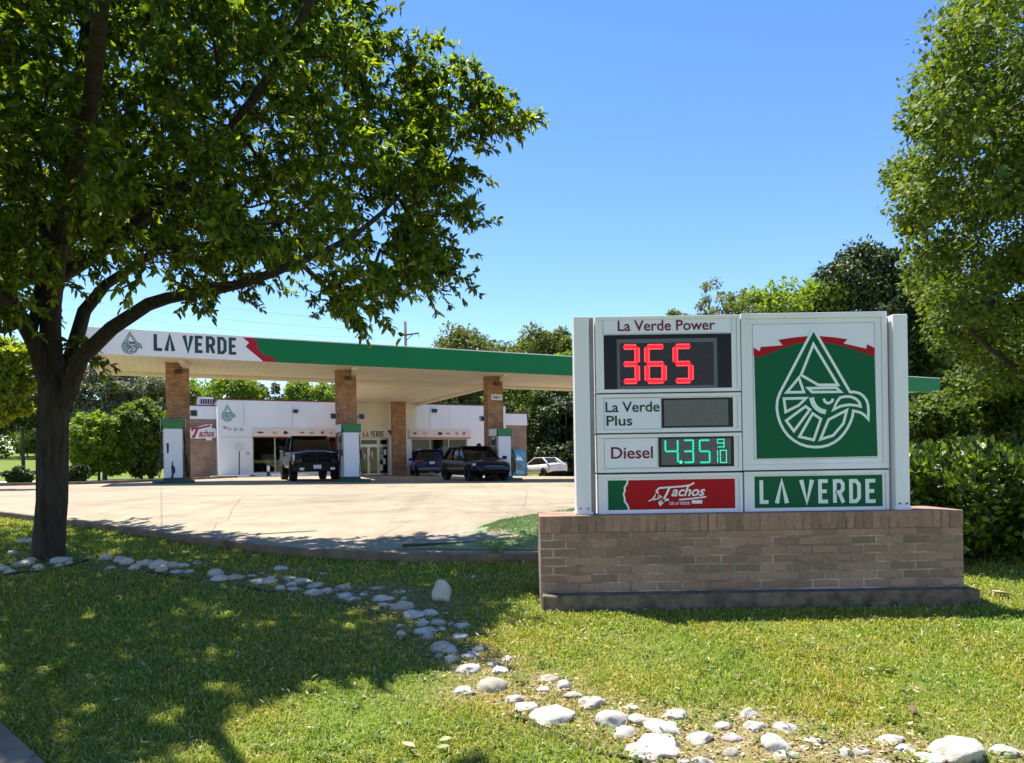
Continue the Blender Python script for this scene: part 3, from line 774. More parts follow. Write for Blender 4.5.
# posts
for nm, a, b, y0_, y1_ in (('post', 575.2, 590.3, 316.5, 519), ('post', 894.5, 909.0, 314.0, 512)):
    X0, Z0, X1, Z1 = srect(a, y0_, b, y1_, DS - 0.05)
    p = MB(go); p.box((X0, DS - 0.05, zt_ + 0.002), (X1, DS + 0.12, Z1)); po = p.build(nm, M_signw, sign, False, 0.006)
    MB(go).box((X0 - 0.008, DS - 0.058, zt_ + 0.001), (X1 + 0.008, DS + 0.128, zt_ + 0.02)).build('foot_plate', M_signw, po)
    bl = MB(go)
    for q in (0.25, 0.75):
        bl.disc((X0 + (X1 - X0) * q, DS - 0.056, zt_ + 0.05), 'y', 0.007, 0.01, 8)
    bl.build('bolts', M_dark, po)
# a recessed dark mullion left of the cabinets and at their right
for a, b in ((590.9, 595.0), (889.0, 894.0)):
    X0, Z0, X1, Z1 = srect(a, 317, b, 513, DS)
    MB(go).box((X0, DS + 0.03, zt_ + 0.002), (X1, DS + 0.10, Z1)).build('side_rail', plain('grey side rail', (0.30, 0.29, 0.28), 0.6, streak=True, vary=.4), sign)
def cabinet(r, name, border=0.028):
    X0, Z0, X1, Z1 = srect(*r, DS); e = border; c = MB(go)
    c.box((X0, DS, Z0), (X1, DS + 0.30, Z0 + e)).box((X0, DS, Z1 - e), (X1, DS + 0.30, Z1))
    c.box((X0, DS, Z0 + e), (X0 + e, DS + 0.30, Z1 - e)).box((X1 - e, DS, Z0 + e), (X1, DS + 0.30, Z1 - e))
    c.box((X0 + e, DS + 0.0095, Z0 + e), (X1 - e, DS + 0.28, Z1 - e))
    return c.build(name, M_signw, sign, False, 0.003)
def panel(parent, r, name, m, depth=DS + 0.008, th=0.02):
    X0, Z0, X1, Z1 = srect(*r, DS); return MB(go).box((X0, depth, Z0), (X1, depth + th, Z1)).build(name, m, parent)
def words(parent, body, r, m, name='lettering', bold=0.012, y=DS + 0.0045, shear=0.0):
    X0, Z0, X1, Z1 = srect(*r, DS); t = MB(go); text_into(t, body, X0, Z0, X1, Z1, y, bold, shear); return t.build(name, m, parent)
def rim(parent, r, name='trim_line', m=None, w=0.004):
    X0, Z0, X1, Z1 = srect(*r, DS); t = MB(go); t.ribbon([(X0, Z0), (X1, Z0), (X1, Z1), (X0, Z1)], w, DS + 0.0065, True); return t.build(name, m or plain('grey trim', (.35, .35, .36), .5), parent)
CAB = dict(top=(595.6, 315.6, 740.6, 392.0), plus=(596.4, 393.4, 741.4, 432.2), diesel=(597.4, 433.6, 742.2, 471.8), tachos=(598.4, 473.6, 743.0, 515.4),
           big=(742.2, 312.4, 888.2, 469.3), low=(744.6, 470.8, 889.6, 513.6))
X0, Z0, X1, Z1 = srect(597.5, 318.5, 887, 512, DS); MB(go).box((X0, DS + 0.31, Z0), (X1, DS + 0.36, Z1)).build('rear_panel', M_signw, sign)
for q in ((598, 391.4, 741, 394), (598.6, 431.6, 742, 434.2), (599, 471.2, 742.6, 474.2), (745, 468.6, 888.6, 471.6), (740.2, 318, 742.6, 511)):
    X0, Z0, X1, Z1 = srect(*q, DS); MB(go).box((X0, DS + 0.03, Z0), (X1, DS + 0.305, Z1)).build('seam', M_gap, sign)  # dark filler put in the cabinet gaps to stop sun; shade in its colour
# --- regular price
c = cabinet(CAB['top'], 'price_cabinet')
panel(c, (603, 317.6, 731.5, 333.2), 'header_face', M_face); rim(c, (603, 317.6, 731.5, 333.2))
words(c, 'La Verde Power', (617.8, 319.9, 715.2, 330.4), M_maroon)
M_scr = plain('black screen surround', (0.006, 0.006, 0.010), 0.3, spec=.2)
M_led_bg = plain('led board', (0.035, 0.032, 0.038), 0.35, vary=0.3, scale=30, spec=.2)
M_bezel = plain('grey bezel', (0.09, 0.088, 0.095), 0.4)
scr = panel(c, (604, 334.0, 732.0, 389.3), 'screen', M_scr, DS + 0.009)
panel(scr, (617.2, 338.4, 717.6, 388.2), 'screen_bezel', M_bezel, DS + 0.0075)
panel(scr, (620, 342.5, 714, 385.5), 'led_board', M_led_bg, DS + 0.0065)
SEG = {'0': 'abcdef', '1': 'bc', '2': 'abged', '3': 'abgcd', '4': 'fgbc', '5': 'afgcd', '6': 'afgcde', '8': 'abcdefg', '9': 'abcfgd'}
def digit(ch, r, t, m, mdot, parent, y=DS + 0.004, rows=2, pitch=0.0105):
    """seven-segment digit: glowing bars with rows of brighter LEDs"""
    X0, Z0, X1, Z1 = srect(*r, DS); zm = (Z0 + Z1) / 2; k = t * 0.75
    S = dict(a=((X0 + k, Z1 - t / 2), (X1 - k, Z1 - t / 2)), d=((X0 + k, Z0 + t / 2), (X1 - k, Z0 + t / 2)), g=((X0 + k, zm), (X1 - k, zm)),
             f=((X0 + t / 2, zm + k * .6), (X0 + t / 2, Z1 - k)), b=((X1 - t / 2, zm + k * .6), (X1 - t / 2, Z1 - k)),
             e=((X0 + t / 2, Z0 + k), (X0 + t / 2, zm - k * .6)), c=((X1 - t / 2, Z0 + k), (X1 - t / 2, zm - k * .6)))
    bars = MB(go); dots = MB(go)
    for s in SEG[ch]:
        a, b = Vector(S[s][0]), Vector(S[s][1]); d = (b - a).normalized(); n = Vector((-d.y, d.x)) * t / 2
        poly = [a - d * t * .3, a + n, b + n, b + d * t * .3, b - n, a - n]
        bars.flat([(p.x, p.y) for p in poly], y)
        L = (b - a).length; cnt = max(2, int(L / pitch))
        for rr_ in range(rows):
            o_ = 0 if rows == 1 else (rr_ - (rows - 1) / 2) * t * 0.75 / (rows - 1)
            for i in range(cnt + 1):
                q = a + d * (L * i / cnt) + Vector((-d.y, d.x)) * o_; e = pitch * 0.27
                dots.add([(q.x + e * cx, y - 0.0015, q.y + e * cz) for cx, cz in ((-1, -1), (1, -1), (1, 1), (-1, 1))], [(0, 1, 2, 3)])
    o = bars.build('led_digit', m, parent); dots.build('leds', mdot, o); return o
M_ledr = emissive('red led glow', (0.80, 0.004, 0.016), 0.62); M_ledr2 = emissive('red led', (1.0, 0.10, 0.10), 1.0)
M_ledg = emissive('green led glow', (0.0, 0.22, 0.13), 0.45); M_ledg2 = emissive('green led', (0.05, 0.80, 0.50), 0.75)
for ch, a, b in (('3', 620.8, 640.0), ('6', 644.4, 666.8), ('5', 672.8, 693.6)):
    digit(ch, (a, 344.2 - (a - 620) * .012, b, 384.0 - (a - 620) * .012), 0.044, M_ledr, M_ledr2, scr)
# --- plus
c = cabinet(CAB['plus'], 'price_cabinet')
panel(c, (604.2, 398, 661.4, 429), 'label_face', M_face); rim(c, (604.2, 398, 661.4, 429))
words(c, 'La Verde', (605.6, 401.6, 659.8, 412.0), M_signdk); words(c, 'Plus', (606.6, 415.6, 632.4, 425.8), M_signdk)
s2 = panel(c, (661.8, 397.6, 733.4, 427.4), 'screen', M_scr, DS + 0.009)
panel(s2, (664.4, 399.6, 728.5, 425.6), 'led_board', plain('unlit led board', (0.10, 0.095, 0.095), 0.4, vary=.15, scale=40), DS + 0.0065)
# --- diesel
c = cabinet(CAB['diesel'], 'price_cabinet')
panel(c, (604.6, 438.4, 657.6, 468), 'label_face', M_face); rim(c, (604.6, 438.4, 657.6, 468))
words(c, 'Diesel', (611.2, 446.8, 653.0, 458.6), M_maroon)
s3 = panel(c, (658.6, 436.6, 734.4, 466.8), 'screen', M_scr, DS + 0.009)
panel(s3, (661.6, 438.4, 731.2, 464.4), 'led_board', plain('lit led board', (0.085, 0.08, 0.085), 0.4, vary=.2, scale=40), DS + 0.0065)
for ch, a, b in (('4', 664.2, 679.2), ('3', 683.0, 694.6), ('5', 698.6, 711.0)):
    digit(ch, (a, 438.9, b, 463.6), 0.021, M_ledg, M_ledg2, s3, pitch=0.012, rows=1)
digit('9', (717.0, 438.6, 724.8, 447.6), 0.011, M_ledg, M_ledg2, s3, pitch=0.01, rows=1)
digit('1', (712.8, 449.6, 718.4, 463.2), 0.011, M_ledg, M_ledg2, s3, pitch=0.01, rows=1)
digit('0', (719.8, 449.6, 727.2, 463.2), 0.011, M_ledg, M_ledg2, s3, pitch=0.01, rows=1)
X0, Z0, X1, Z1 = srect(679.8, 460.8, 682.2, 463.4, DS); MB(go).box((X0, DS + .003, Z0), (X1, DS + .005, Z1)).build('led_point', M_ledg2, s3)
# --- restaurant panel
c = cabinet(CAB['tachos'], 'advert_cabinet')
panel(c, (608.2, 479.6, 735.4, 509.2), 'advert_face', M_signred)
tp = MB(go)
zig = [sp(a, b, DS) for a, b in ((627.5, 480.8), (627.2, 483.6), (624.4, 488.0), (625.2, 490.2), (623.6, 494.4), (624.9, 498.6), (624.6, 501.0), (627.6, 505.2), (628.8, 508.9))]
X0, Z0, X1, Z1 = srect(608.2, 479.6, 735.4, 509.2, DS)
tp.flat([(X0, Z0), (X0, Z1)] + [(zig[0][0], Z1)] + zig + [(zig[-1][0], Z0)], DS + 0.006); tp.build('green_patch', M_signgreen, c)
zr = MB(go); zr.ribbon([(zig[0][0], Z1)] + zig + [(zig[-1][0], Z0)], 0.014, DS + 0.0045); zr.build('torn_edge', M_logo, c)
M_script = plain('white script', (0.78, 0.76, 0.76), 0.4, vary=.03)
words(c, 'achos', (671.5, 486.2, 705.5, 496.2), M_script, 'script', 0.02, DS + 0.0048, 0.35)
scp = MB(go)
def sw(pts, w, y): scp.ribbon([sp(a, b, DS) for a, b in pts], w, y)
sw([(658.2, 493.6), (656.6, 490.6), (659.6, 488.0), (668, 487.4), (682, 486.4), (690, 485.2), (694.4, 482.8)], 0.014, DS + 0.0046)
sw([(669.6, 487.6), (667.2, 493.0), (664.6, 498.0), (662.4, 502.8), (660.4, 504.6), (659.6, 502.4), (664, 500.2), (669, 499.6)], 0.017, DS + 0.0042)
sw([(648.8, 501.2), (652.4, 499.4), (655.8, 493.6), (653.8, 499.8), (657, 499.0)], 0.009, DS + 0.0046)
sw([(657.4, 499.4), (659.2, 495.4), (661.6, 496.8), (658.8, 499.0)], 0.008, DS + 0.0044)
sw([(679.2, 499.8), (692, 498.6), (706.4, 496.8)], 0.012, DS + 0.0046)
scp.build('swash', M_script, c)
words(c, 'DE LA VERDE', (669.8, 501.8, 690.0, 504.8), M_script, 'small_lettering', 0.01, DS + 0.0048)
X0, Z0, X1, Z1 = srect(692.0, 500.2, 702.4, 503.6, DS); MB(go).box((X0, DS + .005, Z0), (X1, DS + .0075, Z1)).build('small_badge', M_script, c)
# --- emblem panel
c = cabinet(CAB['big'], 'emblem_cabinet', 0.045)
panel(c, (753.6, 322.8, 877.6, 458.6), 'emblem_face', M_face); rim(c, (753.6, 323.2, 876.0, 458.4))
def lm(a, b): return sp(740 + a / 3.631, 310 + b / 3.633, DS)
g = MB(go)
g.flat([lm(*p) for p in [(62, 540), (52, 152), (105, 150), (170, 122), (220, 108), (267, 104), (315, 108), (370, 122), (430, 142), (489, 152), (501, 531)]], DS + 0.006)
g.build('green_field', M_signgreen, c)
g = MB(go)
g.flat([lm(*p) for p in [(50, 136), (72, 150), (76, 134), (156, 128), (141, 108), (190, 100), (240, 95), (267, 94), (300, 95), (345, 99), (391, 106), (377, 121), (460, 140), (463, 124), (490, 138), (489, 168), (440, 152), (395, 136), (350, 124), (310, 118), (267, 115), (225, 118), (180, 129), (140, 143), (105, 158), (60, 172), (51, 166)]], DS + 0.0045)
g.build('red_ribbon', M_signred, c)
# the ribbon stops behind the drop: a green apex laid over it
g = MB(go); g.flat([lm(*p) for p in [(267, 68), (330, 178), (209, 178)]], DS + 0.0035); g.build('green_apex', M_signgreen, c)
g = MB(go); emblem(g, lm, 0.0215, DS + 0.0022, -0.0006); g.build('emblem', M_logo, c)
# --- name panel
c = cabinet(CAB['low'], 'name_cabinet')
panel(c, (755.0, 475.6, 883.0, 507.2), 'name_face', M_signgreen)
nm_ = MB(go)
for ch, a, b in (('L', 760.8, 769.0), ('A', 776.0, 788.0), ('V', 800.6, 813.4), ('E', 819.2, 828.6), ('R', 833.8, 844.4), ('D', 850.0, 860.6), ('E', 866.4, 876.2)):
    X0, Z0, X1, Z1 = srect(a, 480.2 - (a - 760) * 0.008, b, 503.4 - (a - 760) * 0.008, DS)
    glyph(nm_, ch, X0, Z0, X1 - X0, Z1 - Z0, 0.030, DS + 0.0045)
nm_.build('lettering', M_logo, c)
# ------------------------------------------------------------------ fuel pumps and their islands
M_island = plain('green kerb paint', (0.012, 0.085, 0.055), 0.6, vary=0.4, scale=4)
M_pumpw = plain('white pump enamel', (0.74, 0.76, 0.82), 0.4, vary=0.05, scale=2, streak=True)
M_cap = plain('green pump cap', (0.004, 0.17, 0.06), 0.35)
M_silver = plain('dull silver', (0.45, 0.45, 0.46), 0.4, 0.5)
def pump(px, vf, label, group, torn=False, kerb=True):
    u = onv(px, 470, vf)[0]; z = gA(u, vf) + 0.11; W = 0.31; Dp = 1.0
    p, o = athing('fuel_pump', label, 'fuel pump', u, vf, z, group)
    MB(o).box((u - W - .05, vf - .04, z), (u + W + .05, vf + Dp + .04, z + .10)).build('plinth', M_dark, p)
    body = MB(o).box((u - W, vf, z + .102), (u + W, vf + Dp, z + 1.95)).build('cabinet', M_pumpw, p, False, .012)
    c = MB(o); zc0, zc1 = z + 1.955, z + 2.31
    c.hexa([(u - W - .02, vf - .02, zc0), (u + W + .02, vf - .02, zc0), (u + W + .02, vf + Dp + .02, zc0), (u - W - .02, vf + Dp + .02, zc0),
            (u - W - .10, vf - .05, zc1), (u + W + .10, vf - .05, zc1), (u + W + .10, vf + Dp + .05, zc1), (u - W - .10, vf + Dp + .05, zc1)])
    cp = c.build('cap', M_cap, p, False, .015)
    for s in (-1, 1):
        x = u + s * (W + .105)
        MB(o).box((x - .012 * (s < 0) , vf + .0, zc0 + .02), (x + .012 * (s > 0), vf + Dp, zc1 - .01)).build('side_board', M_pumpw, cp)
        X = u + s * (W + .004)
        def sb(y0, y1, z0, z1, t, name, m, par=body):
            return MB(o).box((X, vf + y0, z + z0), (X + s * t, vf + y1, z + z1)).build(name, m, par)
        sb(.06, .94, .2, .95, .012, 'lower_door', M_pumpw)
        pn = sb(.06, .94, 1.0, 1.9, .03, 'front_panel', M_silver)
        sb2 = MB(o).box((X + s * .031, vf + .3, z + 1.55), (X + s * .042, vf + .72, z + 1.8)).build('price_display', M_black, pn)
        MB(o).box((X + s * .031, vf + .2, z + 1.32), (X + s * .042, vf + .82, z + 1.46)).build('grade_buttons', plain('grade buttons', (.5, .35, .1), .5, vary=.8, scale=8), pn)
        for k, yy in enumerate((.1, .86)):
            n = MB(o); n.box((X + s * .031, vf + yy - .035, z + 1.02), (X + s * .12, vf + yy + .035, z + 1.24)); n.tube([(X + s * .09, vf + yy, z + 1.04), (X + s * .15, vf + yy, z + .93), (X + s * .19, vf + yy, z + .9)], .018, 6)
            n.build('nozzle', M_black, p, False, .01)
            h = [(X + s * .1, vf + yy, z + 1.04), (X + s * .2, vf + yy - .05, z + .55), (X + s * .22, vf + yy - .07, z + .22), (X + s * .17, vf + yy + .05, z + .12), (X + s * .13, vf + yy + .12, z + .35), (X + s * .11, vf + yy + .12, z + 1.2), (X + s * .06, vf + yy + .1, z + 1.9)]
            MB(o).tube(h, .02, 7).build('hose', M_black, p, True)
    if torn:
        def P(a, b): q = onv(a, b, vf - .004); return q
        pts = [(170.6, 468), (171.6, 461.5), (172.6, 461), (172.6, 465.5), (174.0, 466.5), (175.0, 470), (174.2, 473.5), (172.8, 475), (173.2, 480.5), (170.8, 482), (170.2, 478.5), (171.2, 474)]
        MB(o).flat([P(a + .5, b) for a, b in pts], vf - .004).build('torn_patch', plain('torn blue-black patch', (.02, .022, .05), .6, vary=.4), body)
        pts = [(166.2, 443), (168.6, 443.4), (168.4, 453), (166.6, 453.4)]
        MB(o).flat([P(a + .3, b) for a, b in pts], vf - .004).build('sticker', plain('dark sticker', (.02, .02, .035), .6), body)
    q, ko = athing('pump_island', {0: 'green painted kerb island under the torn left pump', 1: 'green painted kerb island under the pump beside the black pickup', 2: 'green painted kerb island under the pump beside the black crossover'}[pump.n], 'kerb island', u, vf, z - .11, 'pump islands')
    pump.n += 1
    poly = []
    for (cx_, cy_, a0) in ((u + .42, vf - .3, -90), (u + .42, vf + 2.6, 0), (u - .42, vf + 2.6, 90), (u - .42, vf - .3, 180)):
        for t in range(5):
            a = R(a0 + t * 22.5); poly.append((cx_ + .3 * math.cos(a), cy_ + .3 * math.sin(a)))
    MB(ko).prism_z(poly, z - .3, z - .002).build('kerb_ring', M_island, q, False, .015)
    return p, u
pump.n = 0
PVF = 1.35
pump(173.6, PVF, 'white fuel pump with a torn dark patch near its foot', 'fuel pumps', True)
pump(351.8, PVF, 'clean white fuel pump with green cap just right of the black pickup', 'fuel pumps')
pump(505.2, PVF + .3, 'white fuel pump showing its pale side board, behind the open door of the black crossover', 'fuel pumps')
# floodlights bracketed on the piers
def floodlight(px, py, v, label):
    u, z = onv(px, py, v); o, oo = athing('floodlight', label, 'floodlight', u, v, z, 'floodlights on the canopy piers')
    MB(oo).hexa([(u - .13, v - .12, z - .14), (u + .13, v - .12, z - .14), (u + .13, v + .05, z - .1), (u - .13, v + .05, z - .1), (u - .13, v - .06, z + .12), (u + .13, v - .06, z + .12), (u + .13, v + .08, z + .1), (u - .13, v + .08, z + .1)]).build('housing', M_silver, o, False, .01)
    MB(oo).hexa([(u - .1, v - .135, z - .11), (u + .1, v - .135, z - .11), (u + .1, v - .122, z - .11), (u - .1, v - .122, z - .11), (u - .1, v - .08, z + .09), (u + .1, v - .08, z + .09), (u + .1, v - .066, z + .09), (u - .1, v - .066, z + .09)]).build('lens', M_dark, o)
    near = min(PU[:3], key=lambda q: abs(q - u)); s = 1 if near > u else -1
    MB(oo).tube([(u, v + .08, z), (near - s * .42, v + .16, z - .03)], .025, 6).build('bracket', M_dark, o)
floodlight(193.8, 413, PIERV + .1, 'small floodlight on the right flank of the first brick pier')
floodlight(333.2, 416, PIERV + .1, 'small floodlight on the left flank of the middle brick pier')
floodlight(361.2, 416.5, PIERV + .1, 'small floodlight on the right flank of the middle brick pier')
floodlight(482.2, 418.5, PIERV + .1, 'small floodlight on the left flank of the pier with the number plate')

# ------------------------------------------------------------------ vehicles (local frame: +x forward, +y left, z up)
M_tyre = plain('tyre rubber', (0.014, 0.014, 0.014), 0.85, vary=0.3)
M_carglass = plain('tinted car glass', (0.008, 0.009, 0.009), 0.05, vary=0.1, spec=0.4)
M_lamp = plain('clear lamp', (0.72, 0.70, 0.66), 0.15, vary=.1, coat=1.0)
M_tail = plain('red lamp', (0.28, 0.008, 0.01), 0.2, coat=1.0)
M_plate = plain('number plate', (0.62, 0.63, 0.66), 0.5, vary=.25, scale=20)
M_chrome = plain('chrome', (0.6, 0.6, 0.6), 0.12, 1.0, vary=.02)
M_trim = plain('black car trim', (0.008, 0.008, 0.009), 0.85, spec=.1)
def paint(name, c, rough=0.25):
    return plain(name, c, rough, 0.0, vary=0.03, coat=0.2, spec=.15)
def section(hw, zb, zt, crown=0.03, tuck=0.9):
    """half outline of a car body, right side then mirrored"""
    h = zt - zb
    r = [(hw * 0.82, zb), (hw * 0.95, zb + h * 0.10), (hw, zb + h * 0.38), (hw * 0.995, zb + h * 0.62), (hw * 0.955, zb + h * 0.86), (hw * tuck, zt - .01), (hw * 0.55, zt + crown * 0.7), (0, zt + crown)]
    return r
def loft(stations, tuck=0.9, wells=()):
    """wells = (x centre, radius, tyre depth): the body side is pulled in around the wheel openings"""
    vs = []; fs = []; n = None
    for (x, hw, zb, zt, *c) in stations:
        r = section(hw, zb, zt, c[0] if c else .03, tuck)
        ring = [(x, -y, z) for y, z in r] + [(x, y, z) for y, z in r[-2::-1]]
        n = len(ring); vs += ring
    m = len(stations)
    for i in range(m - 1):
        for k in range(n):
            fs.append((i * n + k, i * n + (k + 1) % n, (i + 1) * n + (k + 1) % n, (i + 1) * n + k))
    fs += [tuple(range(n)), tuple(range(m * n - 1, (m - 1) * n - 1, -1))]
    return MB().add(vs, fs)
def greenhouse(base, roof, p, body_m, zb, zr, roof_t=.05, pillars=()):
    """base/roof = (x_rear, x_front, half width rear, half width front); glass box plus a body-coloured roof and pillars"""
    (bx0, bx1, bw0, bw1), (rx0, rx1, rw0, rw1) = base, roof
    def ring(x0, x1, w0, w1, z, ins=0.0):
        return [(x0, -w0, z), (x1, -w1, z), (x1, w1, z), (x0, w0, z)]
    B = ring(*base, zb); T = ring(*roof, zr)
    g = MB().hexa(B + T).build('window_glass', M_carglass, p, True, .11)
    rf = MB()
    rr_ = [(rx0 - .06, -rw0 - .03), (rx0 + .4, -rw0 - .035), (rx1 - .3, -rw1 - .035), (rx1 + .06, -rw1 - .015), (rx1 + .12, 0), (rx1 + .06, rw1 + .015), (rx1 - .3, rw1 + .035), (rx0 + .4, rw0 + .035), (rx0 - .06, rw0 + .03), (rx0 - .1, 0)]
    rf.prism_z(rr_, zr - .02, zr + roof_t); rf.build('roof', body_m, p, True, .03)
    def lerp(a, b, t): return tuple(a[i] + (b[i] - a[i]) * t for i in range(3))
    for s in (0, 1):
        for t, w in ((0.0, .08), (1.0, .06)) + tuple(pillars):
            b_ = lerp(B[0] if not s else B[3], B[1] if not s else B[2], t); t_ = lerp(T[0] if not s else T[3], T[1] if not s else T[2], t)
            b_ = (b_[0], b_[1] * 1.012, b_[2]); t_ = (t_[0], t_[1] * 1.012, t_[2])
            MB().tube([b_, t_], w * .62, 6).build('pillar', body_m if t in (0.0, 1.0) else M_trim, p, True)
    return g
def wheel(p, x, y, r, w, rim_m, spokes=5):
    s = 1 if y > 0 else -1
    hub = bpy.data.objects.new('wheel', None)
    t = MB()
    prof = [(r * .62, -w / 2), (r * .93, -w / 2), (r, -w * .32), (r, w * .32), (r * .93, w / 2), (r * .62, w / 2)]
    n = 28; vs = []; fs = []
    for i in range(n):
        a = 2 * math.pi * i / n
        for q, yy in prof: vs.append((x + q * math.cos(a), y + yy, r + q * math.sin(a)))
    k = len(prof)
    for i in range(n):
        for j in range(k): fs.append((i * k + j, i * k + (j + 1) % k, ((i + 1) % n) * k + (j + 1) % k, ((i + 1) % n) * k + j))
    ty = MB().add(vs, fs).build('wheel', M_tyre, p, True)
    rm = MB().disc((x, y, r), 'y', r * .60, w * .5, 20)
    for j in range(spokes):
        a = 2 * math.pi * j / spokes; c_, s_ = math.cos(a), math.sin(a); yo = y + s * w * .30
        rm.tube([(x, yo, r), (x + r * .58 * c_, yo, r + r * .58 * s_)], r * .09, 5)
    rm.tube([(x + r * .6 * math.cos(6.2832 * i / 20), y + s * w * .34, r + r * .6 * math.sin(6.2832 * i / 20)) for i in range(21)], .018, 5, False)
    rm.build('rim', rim_m, ty, True)
    return ty
def wells(p, xs, hw, r, m=M_trim):
    for x in xs:
        for s in (-1, 1):
            a = MB(); n = 16; ro = r * 1.13; pts = [(x + ro * math.cos(math.pi * i / n), r + ro * math.sin(math.pi * i / n)) for i in range(n + 1)]
            pts = [(pts[0][0], r * .62)] + pts + [(pts[-1][0], r * .62)]
            a.prism(pts, s * (hw - .25), s * (hw + .003)); a.build('wheel_arch', m, p)
def mirror(p, x, y, z, m):
    s = 1 if y > 0 else -1
    o = MB().hexa([(x - .05, y, z - .08), (x + .07, y, z - .08), (x + .05, y + s * .22, z - .07), (x - .05, y + s * .22, z - .07), (x - .05, y, z + .09), (x + .05, y, z + .09), (x + .03, y + s * .22, z + .08), (x - .05, y + s * .22, z + .08)]).build('mirror', m, p, True, .03)
    MB().tube([(x, y - s * .1, z - .05), (x, y + s * .03, z - .05)], .025, 6).build('mirror_arm', m, o)
def vehicle(name, label, cat, px, D, yaw):
    """yaw: heading angle of +x from world +X"""
    x = (px - 512) / FPX * D
    return thing(name, label, cat, (x, D, float(Gz(x, D))), yaw)
HEAD = TH - R(90)        # nose towards the road, in line with the pump lanes

# black full-size pickup, nose to the camera
P_blk = paint('black pickup paint', (0.006, 0.007, 0.010))
t = vehicle('pickup_truck', 'black full-size pickup truck facing the road between the first two pumps', 'pickup truck', 308.5, 32.4, HEAD - R(3))
loft([(-2.85, .96, .62, 1.32), (-2.8, 1.0, .55, 1.38), (-.95, 1.0, .5, 1.38), (-.9, 1.0, .5, 1.30), (.3, 1.0, .5, 1.28), (1.15, 1.0, .5, 1.25, .05), (1.7, .99, .52, 1.24, .07), (2.4, .97, .55, 1.20, .07), (2.62, .93, .58, 1.14, .06), (2.72, .86, .62, 1.06, .03)], .93).build('body', P_blk, t, True, .02)
MB().prism([(1.15, 1.27), (2.55, 1.2), (2.6, 1.24), (1.9, 1.325), (1.2, 1.34)], -.42, .42).build('hood_scoop', P_blk, t, True, .03)
greenhouse((-.95, 1.25, .9, .88), (-.75, .45, .76, .74), t, P_blk, 1.24, 1.92, .06, ((.5, .07),))
MB().box((-2.82, .88, 1.3), (-.96, .98, 1.42)).box((-2.82, -.98, 1.3), (-.96, -.88, 1.42)).build('bed_rails', P_blk, t, False, .02)
gr_ = MB().prism_x([(-.62, .78), (.62, .78), (.6, 1.13), (-.6, 1.13)], 2.66, 2.76).build('grille', M_trim, t, False, .02)
MB().box((2.75, -.55, .93), (2.785, .55, .975)).box((2.75, -.04, .8), (2.785, .04, 1.1)).build('grille_bar', plain('dull gloss black', (.008, .008, .009), .5, spec=.2), gr_)
for s in (-1, 1):
    MB().hexa([(2.5, s * .62, .86), (2.73, s * .62, .86), (2.66, s * .93, .86), (2.4, s * .96, .86), (2.5, s * .62, 1.1), (2.70, s * .62, 1.1), (2.6, s * .93, 1.12), (2.35, s * .955, 1.12)]).build('headlight', M_lamp, t, False, .02)
    MB().box((2.80, s * .62 - .09, .47), (2.83, s * .62 + .09, .57)).build('fog_light', M_lamp, t)
    MB().box((-2.88, s * .86 - .09, .95), (-2.83, s * .86 + .09, 1.3)).build('tail_light', M_tail, t)
    mirror(t, 1.0, s * 1.0, 1.36, P_blk)
    MB().box((-.05, s * 1.003, 1.12), (.15, s * 1.03, 1.16)).box((-.85, s * 1.003, 1.12), (-.65, s * 1.03, 1.16)).build('door_handles', M_trim, t)
MB().hexa([(2.5, -.98, .42), (2.79, -.75, .40), (2.79, .75, .40), (2.5, .98, .42), (2.5, -.98, .72), (2.8, -.75, .74), (2.8, .75, .74), (2.5, .98, .72)]).build('bumper', plain('dull black bumper', (.008, .008, .009), .5, spec=.2), t, False, .03)
MB().box((2.805, -.16, .52), (2.815, .16, .68)).build('number_plate', M_plate, t)
wells(t, (1.85, -1.75), 1.0, .42)
for x in (1.85, -1.75):
    for s in (-1, 1): wheel(t, x, s * .87, .42, .29, plain('dark wheel', (.05, .05, .052), .3, .7))

# black crossover with its driver's door open
P_blk2 = paint('black crossover paint', (0.005, 0.006, 0.008))
t = vehicle('crossover_car', 'shiny black crossover with its driver door open beside the third pump', 'car', 474, 33.6, HEAD)
loft([(-2.3, .78, .42, 1.02), (-2.2, .90, .34, 1.06), (-1.4, .95, .26, 1.04), (0, .95, .24, .98), (.9, .95, .25, .97, .03), (1.5, .94, .27, .94, .05), (2.0, .90, .30, .86, .05), (2.25, .82, .33, .76, .04), (2.34, .70, .36, .66, .02)], .92).build('body', P_blk2, t, True, 0, 1)
greenhouse((-2.0, 1.0, .80, .84), (-1.45, .15, .62, .65), t, P_blk2, .97, 1.55, .05, ((.42, .06), (.75, .05)))
for s in (-1, 1):
    MB().hexa([(2.0, s * .45, .66), (2.31, s * .42, .66), (2.1, s * .88, .68), (1.9, s * .9, .68), (2.0, s * .45, .74), (2.26, s * .42, .73), (2.08, s * .86, .79), (1.88, s * .88, .79)]).build('headlight', M_lamp, t, False, .01)
    MB().box((-2.29, s * .7 - .14, .82), (-2.2, s * .7 + .14, .9)).build('tail_light', M_tail, t)
mirror(t, .72, -.93, 1.03, P_blk2)
MB().hexa([(2.1, -.6, .34), (2.36, -.5, .34), (2.36, .5, .34), (2.1, .6, .34), (2.1, -.6, .52), (2.34, -.5, .52), (2.34, .5, .52), (2.1, .6, .52)]).build('air_intake', M_trim, t, False, .02)
MB().tube([(2.22, -.8, .64), (2.33, -.4, .645), (2.35, 0, .65), (2.33, .4, .645), (2.22, .8, .64)], .018, 6).build('nose_strip', M_chrome, t)
wells(t, (1.42, -1.42), .945, .35)
for x in (1.42, -1.42):
    for s in (-1, 1): wheel(t, x, s * .83, .35, .24, plain('dark alloy', (.09, .09, .095), .3, .8))
